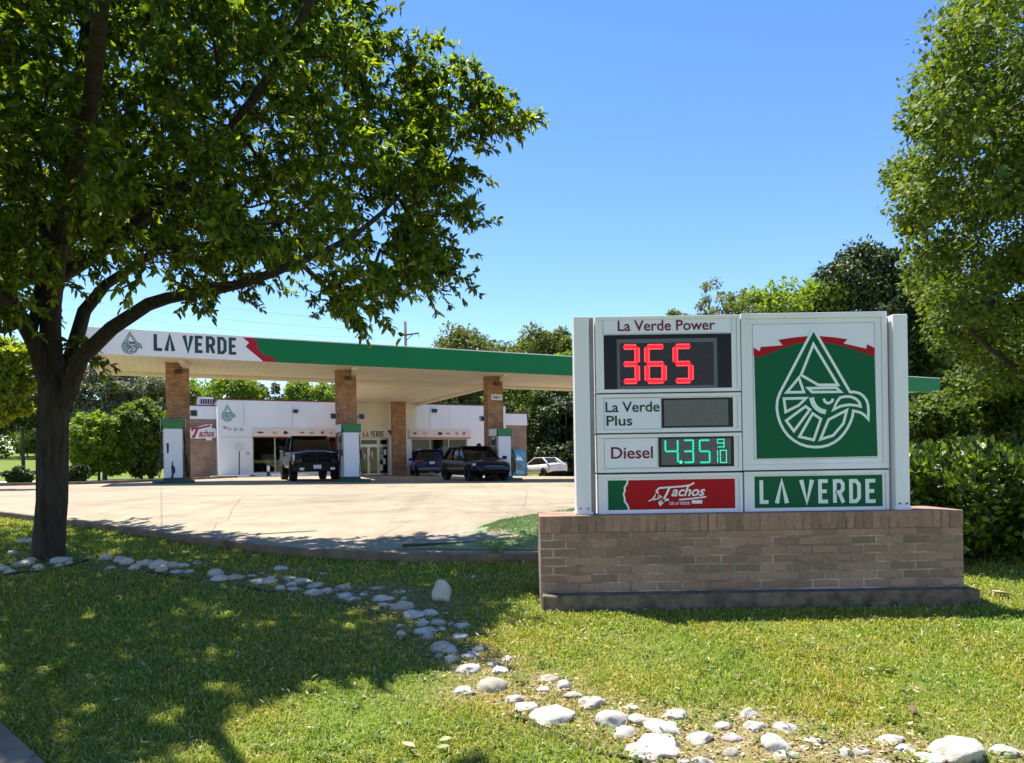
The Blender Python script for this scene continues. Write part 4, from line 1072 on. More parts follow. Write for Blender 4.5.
# the open door, hinged at the front edge
d = MB(); hp = Vector((.82, .95)); dv = Vector((math.cos(R(112)), math.sin(R(112)))); dn = Vector((-dv.y, dv.x)) * .035
def dp(a, z, k): q = hp + dv * a + dn * k; return (q.x, q.y, z)
dn_out = [(0, .3), (1.05, .34), (1.1, .7), (1.05, .98), (0, .97)]
n = len(dn_out); d.add([dp(a, z, -1) for a, z in dn_out] + [dp(a, z, 1) for a, z in dn_out], [tuple(range(n)), tuple(range(2 * n - 1, n - 1, -1))] + [(i, i + n, (i + 1) % n + n, (i + 1) % n) for i in range(n)])
od = d.build('door', P_blk2, t, False, .012)
MB().tube([dp(.05, .97, 0), dp(.42, 1.26, 0), dp(.62, 1.41, 0), dp(.85, 1.42, 0), dp(1.0, 1.25, 0), dp(1.05, .98, 0)], .028, 6).build('door_frame', P_blk2, od, True)
gp = [(.1, .985), (.43, 1.25), (.63, 1.39), (.84, 1.40), (.98, 1.24), (1.03, .985)]
MB().add([dp(a, z, .1) for a, z in gp], [tuple(range(len(gp)))]).build('door_glass', M_carglass, od)
q = dp(.12, 1.04, 0); mirror(od, q[0] + .06, q[1] + .02, 1.04, P_blk2)

# blue hatchback parked nose-in at the shop
P_blue = paint('dark blue paint', (0.012, 0.022, 0.09))
t = vehicle('hatchback_car', 'dark blue sport utility car parked nose-in at the shop front', 'car', 427.5, 46.5, R(90) + R(14))
loft([(-2.25, .80, .42, 1.0), (-2.18, .90, .32, 1.04), (-1.4, .94, .26, 1.02), (0, .94, .24, 1.0), (.9, .94, .25, .99), (1.5, .93, .27, .96, .05), (2.0, .88, .3, .88, .05), (2.25, .78, .34, .74, .02)], .92).build('body', P_blue, t, True, 0, 1)
greenhouse((-2.12, 1.0, .80, .84), (-1.85, .2, .64, .66), t, P_blue, 1.0, 1.6, .05, ((.38, .06), (.7, .05)))
for s in (-1, 1):
    MB().box((-2.26, s * .72 - .15, .88), (-2.16, s * .72 + .15, 1.03)).build('tail_light', M_tail, t, False, .01)
    mirror(t, .72, s * .92, 1.06, P_blue)
    MB().tube([(-1.6, s * .6, 1.69), (.1, s * .62, 1.69)], .02, 5).build('roof_rail', M_chrome, t)
MB().box((-2.285, -.16, .74), (-2.262, .16, .9)).build('number_plate', M_plate, t)
MB().hexa([(-2.3, -.7, .36), (-2.1, -.86, .36), (-2.1, .86, .36), (-2.3, .7, .36), (-2.3, -.7, .55), (-2.1, -.86, .55), (-2.1, .86, .55), (-2.3, .7, .55)]).build('rear_bumper', plain('grey bumper', (.10, .10, .115), .4), t, False, .02)
wells(t, (1.38, -1.38), .935, .34)
for x in (1.38, -1.38):
    for s in (-1, 1): wheel(t, x, s * .82, .34, .23, M_silver)

# white crossover seen from behind, right of the shop
P_wht = paint('white pearl paint', (0.72, 0.71, 0.70))
t = vehicle('saloon_car', 'white rounded car seen from behind, parked right of the shop', 'car', 542.5, 56, R(90) + R(31))
loft([(-2.33, .70, .45, .94), (-2.24, .86, .33, 1.04), (-1.6, .93, .24, 1.02), (-.6, .93, .22, .96), (.6, .93, .22, .93), (1.3, .93, .24, .90, .05), (1.9, .90, .27, .80, .05), (2.25, .80, .30, .66, .03), (2.36, .62, .34, .54, .02)], .9).build('body', P_wht, t, True, 0, 1)
greenhouse((-2.0, 1.15, .76, .82), (-.95, .15, .56, .6), t, P_wht, .93, 1.46, .045, ((.45, .05),))
MB().tube([(-2.18, -.72, 1.06), (-2.25, 0, 1.10), (-2.18, .72, 1.06)], .03, 6).build('spoiler', P_wht, t, True)
for s in (-1, 1):
    MB().hexa([(-2.33, s * .5, .84), (-2.24, s * .5, .84), (-2.0, s * .915, .88), (-2.12, s * .915, .88), (-2.33, s * .5, .93), (-2.24, s * .5, .93), (-1.95, s * .91, .99), (-2.08, s * .91, .99)]).build('tail_light', M_tail, t, False, .01)
    mirror(t, .82, s * .92, 1.0, P_wht)
MB().hexa([(-2.37, -.6, .25), (-2.0, -.8, .22), (-2.0, .8, .22), (-2.37, .6, .25), (-2.37, -.55, .46), (-2.1, -.84, .36), (-2.1, .84, .36), (-2.37, .55, .46)]).build('rear_diffuser', M_trim, t, False, .02)
MB().box((-2.375, -.2, .62), (-2.34, .2, .75)).build('number_plate', M_plate, t)
wells(t, (1.42, -1.45), .925, .34)
for x in (1.42, -1.45):
    for s in (-1, 1): wheel(t, x, s * .81, .34, .24, plain('dark alloy', (.09, .09, .095), .3, .8))

# ------------------------------------------------------------------ small things around the shop
# ice merchandiser by the right wing
vz = VF + .5
u0, z0, u1, z1 = rect_v(512.3, 449.8, 525.8, 475.5, vz)
ice, io = athing('ice_freezer', 'tall bright blue ice freezer box against the right brick wing', 'freezer', (u0 + u1) / 2, vz)
zi = gA((u0 + u1) / 2, vz)
M_iceb = plain('ice blue panel', (0.01, 0.16, 0.36), 0.35, vary=.12, scale=2)
MB(io).box((u0, vz, zi), (u1, vz + .8, z1)).build('cabinet', M_iceb, ice, False, .02)
MB(io).box((u0 + .05, vz - .02, zi + .12), (u1 - .05, vz - .003, z1 - .08)).build('door', plain('cyan freezer door', (0.02, 0.30, 0.55), .3, vary=.35, scale=1.5), ice)
pk = MB(io)
cxm = (u0 + u1) / 2; h = z1 - zi
pk.flat([(cxm - .3, zi + h * .62), (cxm - .05, zi + h * .82), (cxm + .03, zi + h * .7), (cxm + .12, zi + h * .76), (cxm + .33, zi + h * .58), (cxm + .1, zi + h * .6)], vz - .024)
pk.build('snow_peak_picture', plain('snow white print', (.75, .8, .85), .4, vary=.1), ice)
pk = MB(io); pk.flat([(cxm - .28, zi + h * .36), (cxm - .1, zi + h * .5), (cxm + .15, zi + h * .46), (cxm + .3, zi + h * .34), (cxm + .05, zi + h * .28)], vz - .024)
pk.build('bear_picture', plain('brown print', (.22, .17, .10), .5, vary=.6, scale=5), ice)
pk = MB(io); pk.flat([(cxm - .4, zi + h * .12), (cxm - .4, zi + h * .26), (cxm + .42, zi + h * .18), (cxm + .42, zi + h * .08)], vz - .024)
pk.build('water_picture', plain('pale blue print', (.3, .5, .7), .5, vary=.3, scale=5), ice)
# taqueria sign on the left brick wing
vt = VF + 1.55
q0 = onv(190.5, 431.5, vt); q1 = onv(216.5, 432, vt)
ts, to = athing('taqueria_sign', 'white and pink script sign on the left brick wing of the shop', 'sign', (q0[0] + q1[0]) / 2, vt, q0[1])
out = [(189.6, 432.6), (190.4, 428.4), (198, 426.6), (207, 424.2), (212.2, 424.0), (211.4, 427.8), (215.6, 428.6), (216.6, 433), (216.0, 437.4), (212.4, 438), (211.8, 440.4), (206.4, 440.6), (205.6, 438.2), (196, 438.6), (190.6, 438.2)]
MB(to).prism([onv(a, b, vt - .08) for a, b in out][::-1], vt - .12, vt - .005).build('board', plain('white sign board', (.78, .74, .74), .5, vary=.03), ts)
M_pink = plain('crimson script', (0.38, 0.02, 0.07), .5)
tx = MB(to)
a = onv(199.0, 437.0, vt - .124); b = onv(214.4, 429.4, vt - .124); text_into(tx, 'achos', a[0], a[1], b[0], b[1], vt - .124, .03, .35)
tx.ribbon([onv(p, q, vt) for p, q in ((191.6, 431), (193, 428.6), (200, 428.0), (207, 426.4), (210.4, 425.4))], .12, vt - .125)
tx.ribbon([onv(p, q, vt) for p, q in ((197.4, 428.6), (195.6, 433), (193.6, 437), (191.8, 436.6))], .14, vt - .1265)
tx.build('script', M_pink, ts)
# round disc sign on a thin dark post before the white wall
vp = VF - .6
u, z = onv(239.3, 451, vp); zg = gA(u, vp)
rs, ro = athing('post_sign', 'thin dark post with a small round pale disc by the white wall', 'sign post', u, vp)
MB(ro).tube([(u - .03, vp, zg - .2), (u, vp, z)], .035, 8).build('post', M_dark, rs)
MB(ro).disc((u + .02, vp - .05, onv(239.6, 446.5, vp)[1]), 'y', .27, .02, 20).build('disc', plain('pale round disc', (.62, .60, .57), .6, vary=.2, scale=9), rs)
# white bollard by the left window, white kerb stops
u, z = onv(268.3, 466.5, VF - 1.2); zg = gA(u, VF - 1.2)
bo, boo = athing('bollard', 'short white bollard with a dark foot in front of the left window', 'bollard', u, VF - 1.2)
MB(boo).tube([(u, VF - 1.2, zg + .3), (u, VF - 1.2, z), (u, VF - 1.2, z + .06)], [.09, .09, .05], 12).build('post', M_white, bo, True)
MB(boo).tube([(u, VF - 1.2, zg - .1), (u, VF - 1.2, zg + .298)], .10, 12).build('foot_sleeve', M_dark, bo, True)
for px, lab in ((231, 'pale concrete wheel stop before the plain white wall'), (290, 'pale concrete wheel stop before the left window'), (433, 'pale concrete wheel stop before the blue car')):
    v = VF - 2.4; u = onv(px, 477, v)[0]; zg = gA(u, v)
    ws, wo = athing('wheel_stop', lab, 'wheel stop', u, v, None, 'concrete wheel stops')
    MB(wo).prism_x([(v - .09, zg - .02), (v + .09, zg - .02), (v + .06, zg + .13), (v - .06, zg + .13)], u - 1.0, u + 1.0).build('block', plain('wheel stop concrete', (.58, .55, .5), .9, vary=.2), ws, False, .01)
# shop footpath along the front
mb = MB(); z = gA(UL, VF)
pv = [A2W(UL - .5, VF - 1.6), A2W(UR + .5, VF - 1.6), A2W(UR + .5, VF + .02), A2W(UL - .5, VF + .02)]
mb.hexa([(p.x, p.y, float(Gz(p.x, p.y)) - .1) for p in pv] + [(p.x, p.y, float(Gz(p.x, p.y)) + .09) for p in pv])
o = mb.build('shop_pavement', M_walk, None, False, .01); o['kind'] = 'structure'
# small dark box and rail on the lot behind the sign post
p = at(566, 513.2, 12.5)
# utility pole and wires, far behind
pz = 92.0; pt = at(405.2, 321.5, pz); 
up = thing('utility_pole', 'tall thin utility pole with one arm rising behind the canopy', 'utility pole', (pt.x, pz, float(Lz(pt.x, pz))))
M_pole = plain('weathered pole', (.10, .085, .075), .9)
uo = (pt.x, pz, float(Lz(pt.x, pz)))
MB(uo).tube([(pt.x, pz, uo[2] - .5), (pt.x, pz, pt.z)], [.28, .17], 8).build('pole', M_pole, up, True)
a = at(406, 335.2, pz); b = at(419, 333.4, pz); c_ = at(413, 342.5, pz)
MB(uo).tube([(a.x, pz - .2, a.z), (b.x, pz - .2, b.z)], .11, 6).build('cross_arm', M_pole, up)
MB(uo).tube([(a.x, pz - .2, at(406, 341, pz).z), (at(413, 334.5, pz).x, pz - .2, at(413, 334.5, pz).z)], .05, 6).build('brace', M_pole, up)
MB(uo).tube([(b.x, pz - .2, b.z - .1), (b.x, pz - .2, b.z - .5)], .07, 6).build('insulator', M_silver, up)
M_wire = plain('wire', (.05, .05, .055), .6)
for k, (s, e, sag, lab) in enumerate((((-30, 292), (405.2, 338), 1.2, 'lowest of the thin power lines running left from the utility pole'), ((-30, 282), (405.2, 331), 1.0, 'middle of the thin power lines running left from the utility pole'), ((-30, 268), (405.2, 324), .8, 'highest of the thin power lines running left from the utility pole'))):
    A = at(*s, 75.0); B = at(*e, pz - .3); m_ = MB()
    m_.tube([A.lerp(B, i / 16) - Vector((0, 0, sag * 4 * (i / 16) * (1 - i / 16))) for i in range(17)], .011, 4)
    tag(m_.build('power_line', M_wire), lab, 'wire', 'power lines')
# ------------------------------------------------------------------ person standing on the far side of the black crossover
def person(px, D, face_az, label):
    x = (px - 512) / FPX * D; zg = float(Gz(x, D))
    root = thing('person', label, 'person', (x, D, zg), face_az)
    J = [(0, 0, .93, .15), (0, 0, 1.05, .135), (0, .01, 1.22, .15), (0, .01, 1.38, .155), (0, 0, 1.47, .075), (0, .015, 1.53, .06), (0, .03, 1.60, .088), (0, .03, 1.68, .095), (0, .02, 1.745, .06)]
    E = [(0, 1), (1, 2), (2, 3), (3, 4), (4, 5), (5, 6), (6, 7), (7, 8)]
    for s in (-1, 1):
        b = len(J); J += [(s * .17, 0, 1.40, .065), (s * .22, -.02, 1.14, .048), (s * .23, .10, .92, .038), (s * .225, .16, .86, .035), (s * .215, .20, .80, .02)]
        E += [(3, b), (b, b + 1), (b + 1, b + 2), (b + 2, b + 3), (b + 3, b + 4)]
        b = len(J); J += [(s * .09, 0, .84, .09), (s * .10, .02, .48, .062), (s * .105, -.02, .09, .045), (s * .11, .10, .04, .035), (s * .115, .17, .035, .025)]
        E += [(0, b), (b, b + 1), (b + 1, b + 2), (b + 2, b + 3), (b + 3, b + 4)]
    me = bpy.data.meshes.new('body'); me.from_pydata([j[:3] for j in J], E, [])
    o = bpy.data.objects.new('body', me); COL.objects.link(o); o.parent = root
    sk = o.modifiers.new('skin', 'SKIN'); sk.use_smooth_shade = True
    for i, j in enumerate(J): me.skin_vertices[0].data[i].radius = (j[3], j[3] * .85)
    me.skin_vertices[0].data[0].use_root = True
    ss = o.modifiers.new('sub', 'SUBSURF'); ss.levels = 1; ss.render_levels = 1
    me.materials.append(plain('tan skin', (.30, .17, .11), .6))
    # dark shirt, trousers, cap
    MB().tube([(0, .005, .92), (0, .01, 1.1), (0, .015, 1.3), (0, .01, 1.43), (0, 0, 1.49)], [.19, .19, .21, .2, .09], 12).build('shirt', plain('black shirt', (.015, .015, .018), .9), root, True)
    for s in (-1, 1):
        MB().tube([(s * .15, .0, 1.42), (s * .215, -.02, 1.2), (s * .222, -.01, 1.12)], [.09, .08, .075], 10).build('sleeve', MATS['black shirt'], root, True)
        MB().tube([(s * .085, 0, .95), (s * .10, .02, .5), (s * .105, -.02, .1)], [.125, .09, .075], 10).build('trouser_leg', plain('dark jeans', (.03, .035, .05), .9), root, True)
        MB().hexa([(s * .11 - .05, -.08, 0), (s * .11 + .05, -.08, 0), (s * .115 + .045, .2, 0), (s * .115 - .045, .2, 0), (s * .11 - .045, -.07, .1), (s * .11 + .045, -.07, .1), (s * .115 + .03, .19, .05), (s * .115 - .03, .19, .05)]).build('shoe', M_black, root, True, .02)
        MB().disc((s * .035, .118, 1.655), 'y', .012, .02, 8).build('eye', plain('dark eye', (.02, .015, .012), .3), root)
        MB().tube([(s * .094, .02, 1.61), (s * .105, .01, 1.65), (s * .094, .015, 1.68)], .014, 6).build('ear', MATS['tan skin'], root, True)
    MB().tube([(0, .115, 1.655), (0, .14, 1.615)], [.012, .018], 6).build('nose', MATS['tan skin'], root, True)
    MB().box((-.025, .112, 1.575), (.025, .124, 1.583)).build('mouth', plain('lips', (.22, .08, .07), .6), root)
    c = MB(); n = 14; vs = []; fs = []
    for i, (r, z) in enumerate(((.112, 1.68), (.116, 1.73), (.10, 1.78), (.06, 1.81), (.01, 1.82))):
        vs += [(r * math.cos(6.2832 * k / n), .02 + r * 1.1 * math.sin(6.2832 * k / n), z) for k in range(n)]
    for i in range(4):
        for k in range(n): fs.append((i * n + k, i * n + (k + 1) % n, (i + 1) * n + (k + 1) % n, (i + 1) * n + k))
    c.add(vs, fs); c.hexa([(-.09, .1, 1.685), (.09, .1, 1.685), (.07, .23, 1.675), (-.07, .23, 1.675), (-.09, .1, 1.70), (.09, .1, 1.70), (.07, .23, 1.685), (-.07, .23, 1.685)])
    c.build('cap', plain('black cap', (.012, .012, .014), .8), root, True)
person(479.4, 36.6, R(150), 'person in a black cap and dark clothes standing behind the black crossover')
# ------------------------------------------------------------------ foliage tools
def unit(a):
    return a / np.maximum(np.linalg.norm(a, axis=-1, keepdims=True), 1e-9)
def leaf_mesh(name, P, D, N, L, W, detailed=False):
    """one small folded leaf per row: base P, direction D, normal N, length L, width W"""
    D = unit(D); S = unit(np.cross(D, N)); U = np.cross(S, D)
    L = L[:, None]; W = W[:, None]
    n = len(P)
    if detailed:
        tip = P + D * L - U * L * 0.10
        r1 = P + D * L * .30 + S * W * .42 + U * W * .14; r2 = P + D * L * .68 + S * W * .36 + U * W * .10
        l1 = P + D * L * .30 - S * W * .42 + U * W * .14; l2 = P + D * L * .68 - S * W * .36 + U * W * .10
        V = np.stack([P, r1, r2, tip, l2, l1], 1).reshape(-1, 3); b = np.arange(n)[:, None] * 6
        F = np.concatenate([b + np.array([[0, 1, 2, 3]]), b + np.array([[0, 3, 4, 5]])])
    else:
        tip = P + D * L
        r1 = P + D * L * .45 + S * W * .5 + U * W * .12; l1 = P + D * L * .45 - S * W * .5 + U * W * .12
        V = np.stack([P, r1, tip, l1], 1).reshape(-1, 3); b = np.arange(n)[:, None] * 4
        F = np.concatenate([b + np.array([[0, 1, 2]]), b + np.array([[0, 2, 3]])])
    return fastmesh(name, V, [F])
class Skeleton:
    """trunk, limbs and branches as linked nodes; radii follow the number of tips each node carries"""
    def __init__(s, r):
        s.p = []; s.par = []; s.minr = []; s.r = r
    def path(s, pts, rad=None, start=None, step=.3):
        pts = [np.array(q, float) for q in pts]
        if start is None and s.p:
            d = np.linalg.norm(np.array(s.p) - pts[0], axis=1); last = int(d.argmin())
        else: last = -1
        acc = []
        # smooth the authored polyline
        for i in range(len(pts) - 1):
            p0, p1, p2, p3 = pts[max(i - 1, 0)], pts[i], pts[i + 1], pts[min(i + 2, len(pts) - 1)]
            k = max(1, int(np.linalg.norm(p2 - p1) / step))
            for j in range(k):
                t = j / k
                acc.append((0.5 * ((2 * p1) + (-p0 + p2) * t + (2 * p0 - 5 * p1 + 4 * p2 - p3) * t * t + (-p0 + 3 * p1 - 3 * p2 + p3) * t ** 3), (i + t) / (len(pts) - 1)))
        acc.append((pts[-1], 1.0))
        for q, t in acc:
            s.p.append(q); s.par.append(last); last = len(s.p) - 1
            s.minr.append(0 if rad is None else rad[0] + (rad[1] - rad[0]) * t)
    def reach(s, A, step=.45, sag=.12, org=None):
        A = np.asarray(A); base = np.array(s.p[0]) if org is None else org
        order = np.argsort(np.linalg.norm(A - base, axis=1))
        buf = np.zeros((len(s.p) + len(A) * 14, 3)); m = len(s.p); buf[:m] = np.array(s.p)
        tips = []
        for i in order:
            a = A[i]; d = np.linalg.norm(buf[:m] - a, axis=1)
            up = np.maximum(0, buf[:m, 2] - a[2]) * .6
            j = int((d + up).argmin()); q = buf[j]; L = d[j]
            k = max(1, min(12, int(L / step))); last = j
            side = rng.normal(0, .07, 3) * L
            for t in range(1, k + 1):
                f = t / k; pt = q + (a - q) * f + (side + np.array([0, 0, sag * L])) * math.sin(math.pi * f) * (1 if k > 1 else 0)
                s.p.append(pt); s.par.append(last); s.minr.append(0); buf[m] = pt; last = m; m += 1
            tips.append(last)
        return tips
    def mesh(s, tip_r=.008, power=.45, rmin_draw=0.0, top=None):
        n = len(s.p); cnt = np.zeros(n); kids = [[] for _ in range(n)]
        for i, q in enumerate(s.par):
            if q >= 0: kids[q].append(i)
        for i in range(n - 1, -1, -1):
            if not kids[i]: cnt[i] += 1
            if s.par[i] >= 0: cnt[s.par[i]] += cnt[i]
        rad = np.maximum(tip_r * cnt ** power, np.array(s.minr))
        if top is not None: rad = np.minimum(rad, np.maximum(top, np.array(s.minr)))
        s.rad = rad
        V = []; F = []; nv = 0
        starts = [(i, None) for i in range(n) if s.par[i] < 0]
        while starts:
            i, pre = starts.pop(); chain = [] if pre is None else [pre]
            c = i
            while True:
                chain.append(c)
                if not kids[c]: break
                ks = sorted(kids[c], key=lambda q: -rad[q] - cnt[q] * 1e-6)
                for o in ks[1:]: starts.append((o, c))
                c = ks[0]
            if len(chain) < 2: continue
            pts = np.array([s.p[q] for q in chain]); rr = np.array([rad[q] for q in chain])
            if pre is not None: rr[0] = min(rr[0], rr[1] * 1.35)
            if rr.max() < rmin_draw: continue
            k = 10 if rr.max() > .08 else (6 if rr.max() > .025 else 4)
            t = unit(np.gradient(pts, axis=0)) if len(pts) > 2 else np.repeat(unit((pts[1] - pts[0])[None]), 2, 0)
            ref = np.where(np.abs(t[:, 2:3]) < .9, np.array([[0, 0, 1.]]), np.array([[1., 0, 0]]))
            a = unit(np.cross(t, np.array([[.31, .95, .05]]))); b = np.cross(t, a)
            ang = 2 * np.pi * np.arange(k) / k
            wob = 1 + (0.10 * np.sin(ang[None] * 3 + np.arange(len(pts))[:, None] * 1.1) if k == 10 else 0)
            ring = pts[:, None] + (a[:, None] * np.cos(ang)[None, :, None] + b[:, None] * np.sin(ang)[None, :, None]) * (rr[:, None] * wob)[..., None]
            V.append(ring.reshape(-1, 3)); m = len(pts)
            ii = np.arange(m - 1)[:, None] * k; q = np.arange(k)[None]
            F.append((np.stack([ii + q, ii + (q + 1) % k, ii + k + (q + 1) % k, ii + k + q], -1) + nv).reshape(-1, 4)); nv += m * k
        return np.concatenate(V), F
def sprays(tips, skel_p, par, per, spread, leafL, leafW, center, droop=.35, twigs=5, twig_len=.6, outward=.7):
    """leaves set along short twigs round every branch tip"""
    T = np.array([skel_p[i] for i in tips]); B = np.array([skel_p[par[i]] if par[i] >= 0 else skel_p[i] for i in tips])
    n = len(T)
    out = unit(T - center); dirb = unit(T - B + 1e-6)
    rep = np.repeat(np.arange(n), twigs)
    td = unit(dirb[rep] * .6 + out[rep] * outward + rng.normal(0, .65, (n * twigs, 3)) + np.array([0, 0, .1]))
    tl = twig_len * rng.uniform(.5, 1.15, n * twigs)
    start = T[rep] + rng.normal(0, spread, (n * twigs, 3))
    k = max(1, per // twigs)
    r2 = np.repeat(np.arange(n * twigs), k)
    f = rng.uniform(.05, 1, len(r2))
    P = start[r2] + td[r2] * (tl[r2] * f)[:, None] + np.array([0, 0, -1]) * (tl[r2] * f ** 2 * droop * .5)[:, None]
    side = unit(rng.normal(0, 1, (len(r2), 3)))
    D = td[r2] * .55 + side * .8 + np.array([0, 0, -droop])
    N = np.array([0, 0, 1.]) + rng.normal(0, .45, (len(r2), 3)) + out[np.repeat(rep, k)] * .25
    L = leafL * rng.uniform(.6, 1.25, len(r2)); W = leafW * rng.uniform(.7, 1.2, len(r2))
    return P, D, N, L, W
def puffs(C, rc, per, leafL, leafW, center, flat=.8):
    """leaves packed through rounded clumps, facing outwards and up"""
    n = len(C); i = np.repeat(np.arange(n), per); m = len(i)
    rr = rc * rng.uniform(.65, 1.25, n)
    d = unit(rng.normal(0, 1, (m, 3))); k = rng.uniform(0, 1, m) ** .45
    P = C[i] + d * (rr[i] * k)[:, None] * np.array([1, 1, flat])
    P = P + rng.normal(0, rc * .09, (m, 3))
    out = unit(C - center)
    N = d * .8 + out[i] * .3 + np.array([0, 0, .85]) + rng.normal(0, .45, (m, 3))
    D = unit(rng.normal(0, 1, (m, 3))) + d * .5 - np.array([0, 0, .15])
    L = leafL * rng.uniform(.6, 1.3, m); return P, D, N, L, leafW * rng.uniform(.7, 1.2, m)
def inside(poly, x, y):
    """points in polygon, vectorised"""
    r = np.zeros(len(x), bool); n = len(poly); j = n - 1
    for i in range(n):
        xi, yi = poly[i]; xj, yj = poly[j]
        c = ((yi > y) != (yj > y)) & (x < (xj - xi) * (y - yi) / (yj - yi + 1e-12) + xi); r ^= c; j = i
    return r
def project(P):
    rel = P - np.array([0, 0, EYE])
    u = rel @ np.array(CX); v = rel @ np.array(CY); d = -(rel @ np.array(CZ))
    return 512 + FPX * u / np.maximum(d, .01), HPX - FPX * v / np.maximum(d, .01), d
M_bark = bark_mat('dark furrowed bark', (0.009, 0.007, 0.006), (0.075, 0.058, 0.046))
M_bark2 = bark_mat('grey bark', (0.03, 0.025, 0.02), (0.12, 0.10, 0.08))
def emit_tree(name, label, group, base, sk, leaves, leafm, barkm, detailed, rz=0, cat='tree', **mk):
    V, F = sk.mesh(**mk)
    t = thing(name, label, cat, base, 0, group)
    b = np.array(base)
    link('trunk', fastmesh('trunk', V - b, F), barkm, t, True)
    P, D, N, L, W = leaves
    link('crown', leaf_mesh('crown', P - b, D, N, L, W, detailed), leafm, t)
    return t

# ------------------------------------------------------------------ the big shade tree on the lawn, left
tb_ = ground_hit(48, 557); TD = tb_.y
print('tree base', tb_)
LF1 = leaf_mat('shade tree leaves', (0.026, 0.052, 0.010), (0.070, 0.120, 0.016), (0.185, 0.24, 0.03), trans=.52, glow=(2.3, 2.1, .55), rough=.4)
def tp_(px, py, dd=0.0):
    p = at(px, py, TD + dd); return (p.x, p.y, p.z)
sk = Skeleton(.25)
sk.path([(tb_.x, tb_.y, tb_.z - .3), tp_(48.5, 545), tp_(51, 500), tp_(52, 450), tp_(54, 408), tp_(53, 385)], (.17, .145), start=-1)
sk.path([tp_(53, 385), tp_(50, 335), tp_(53, 270, .2), tp_(63, 195, .4), tp_(75, 110, .3), tp_(86, 30, 0), tp_(92, -90, -.6)], (.125, .04))
sk.path([tp_(50, 392), tp_(33, 342, -.2), tp_(12, 302, -.4), tp_(-10, 268, -.7), tp_(-60, 190, -1.2), tp_(-120, 100, -1.6)], (.095, .035))
sk.path([tp_(58, 400), tp_(73, 350, .3), tp_(84, 312, .6), tp_(106, 285, .9), tp_(140, 262, 1.3), tp_(180, 225, 1.9), tp_(240, 150, 2.6)], (.095, .03))
sk.path([tp_(62, 405), tp_(80, 358, -.1), tp_(112, 328, -.3), tp_(150, 304, -.5), tp_(190, 294, -.8), tp_(240, 284, -1.0), tp_(300, 262, -1.0), tp_(355, 235, -.8), tp_(405, 190, -.5), tp_(440, 150, -.3)], (.095, .010))
sk.path([tp_(53, 280, .2), tp_(90, 258, -.2), tp_(135, 225, -.6), tp_(200, 165, -1.2), tp_(270, 75, -1.8), tp_(330, -40, -2.4)], (.08, .03))
sk.path([tp_(55, 255, .2), tp_(95, 200, .6), tp_(150, 140, 1.1), tp_(205, 95, 1.6), tp_(260, 40, 2.2)], (.07, .025))
sk.path([tp_(30, 335, -.2), tp_(40, 292, .3), tp_(46, 245, .9), tp_(40, 170, 1.6), tp_(25, 80, 2.2)], (.06, .03))
sk.path([tp_(22, 318, -.3), tp_(2, 330, .2), tp_(-40, 315, .9), tp_(-110, 280, 1.6)], (.05, .025))
sk.path([tp_(53, 300, .1), tp_(66, 220, -1.2), tp_(90, 100, -2.6), tp_(110, -80, -3.8), tp_(130, -330, -4.8)], (.085, .03))
sk.path([tp_(52, 250, .2), tp_(15, 140, 1.4), tp_(-40, 20, 2.6)], (.07, .03))
CROWN = [(-3000, -4000), (425, -4000), (395, -120), (366, -20), (372, 20), (390, 56), (372, 66), (335, 82), (325, 98), (348, 106), (395, 92), (415, 66), (430, 54), (452, 58), (448, 82), (470, 82), (494, 80), (500, 100), (520, 101), (533, 119), (520, 130), (492, 128), (488, 160), (468, 178), (482, 218), (474, 230), (444, 228), (448, 255), (452, 268), (438, 270), (405, 272), (378, 284), (352, 300), (338, 304), (318, 290), (300, 274), (258, 272), (228, 286), (205, 296), (188, 280), (160, 262), (122, 248), (100, 245), (60, 240), (42, 262), (14, 262), (0, 300), (-60, 320), (-3000, 400)]
cen = np.array([-5.3, TD - .9, EYE + 3.5]); rad_ = np.array([6.3, 5.9, 4.0])
A = rng.normal(0, 1, (60000, 3)); A = unit(A) * (rng.uniform(0, 1, 60000) ** .42)[:, None]
A = cen + A * rad_
SUNNY = [ground_hit(*q) for q in [(600, 575), (520, 600), (480, 632), (455, 652), (425, 668), (395, 676), (330, 684), (285, 688), (245, 705), (228, 728), (238, 762), (1100, 762), (1100, 575)]]
SUNNY = [(q.x, q.y) for q in SUNNY]
px_, py_, d_ = project(A)
ok = inside(CROWN, px_, py_) & (d_ > 2.6) & ((d_ > TD - 3.2) | (py_ < -60)) & (A[:, 2] > EYE + 1.0)
# leave the lawn patch lower right of the crown in the sun
sh = A[:, :2] - (A[:, 2:3] - .4) * np.array([[sd.x / sd.z, sd.y / sd.z]])
for ox_, oy_ in ((0, 0), (.22, 0), (0, -.22), (.15, .15)):
    ok &= ~inside(SUNNY, sh[:, 0] + ox_, sh[:, 1] + oy_)
ok &= (sh[:, 1] < np.maximum(8.3, yfront(sh[:, 0]) + .1)) & (sh[:, 0] < .5)
A = A[ok][:2600]
# thin to a spacing so that clumps and gaps appear
keep = []
for i in range(len(A)):
    if not keep or np.min(np.linalg.norm(A[keep] - A[i], axis=1)) > .40: keep.append(i)
    if len(keep) >= 1100: break
A = A[keep]; print('attractors', len(A))
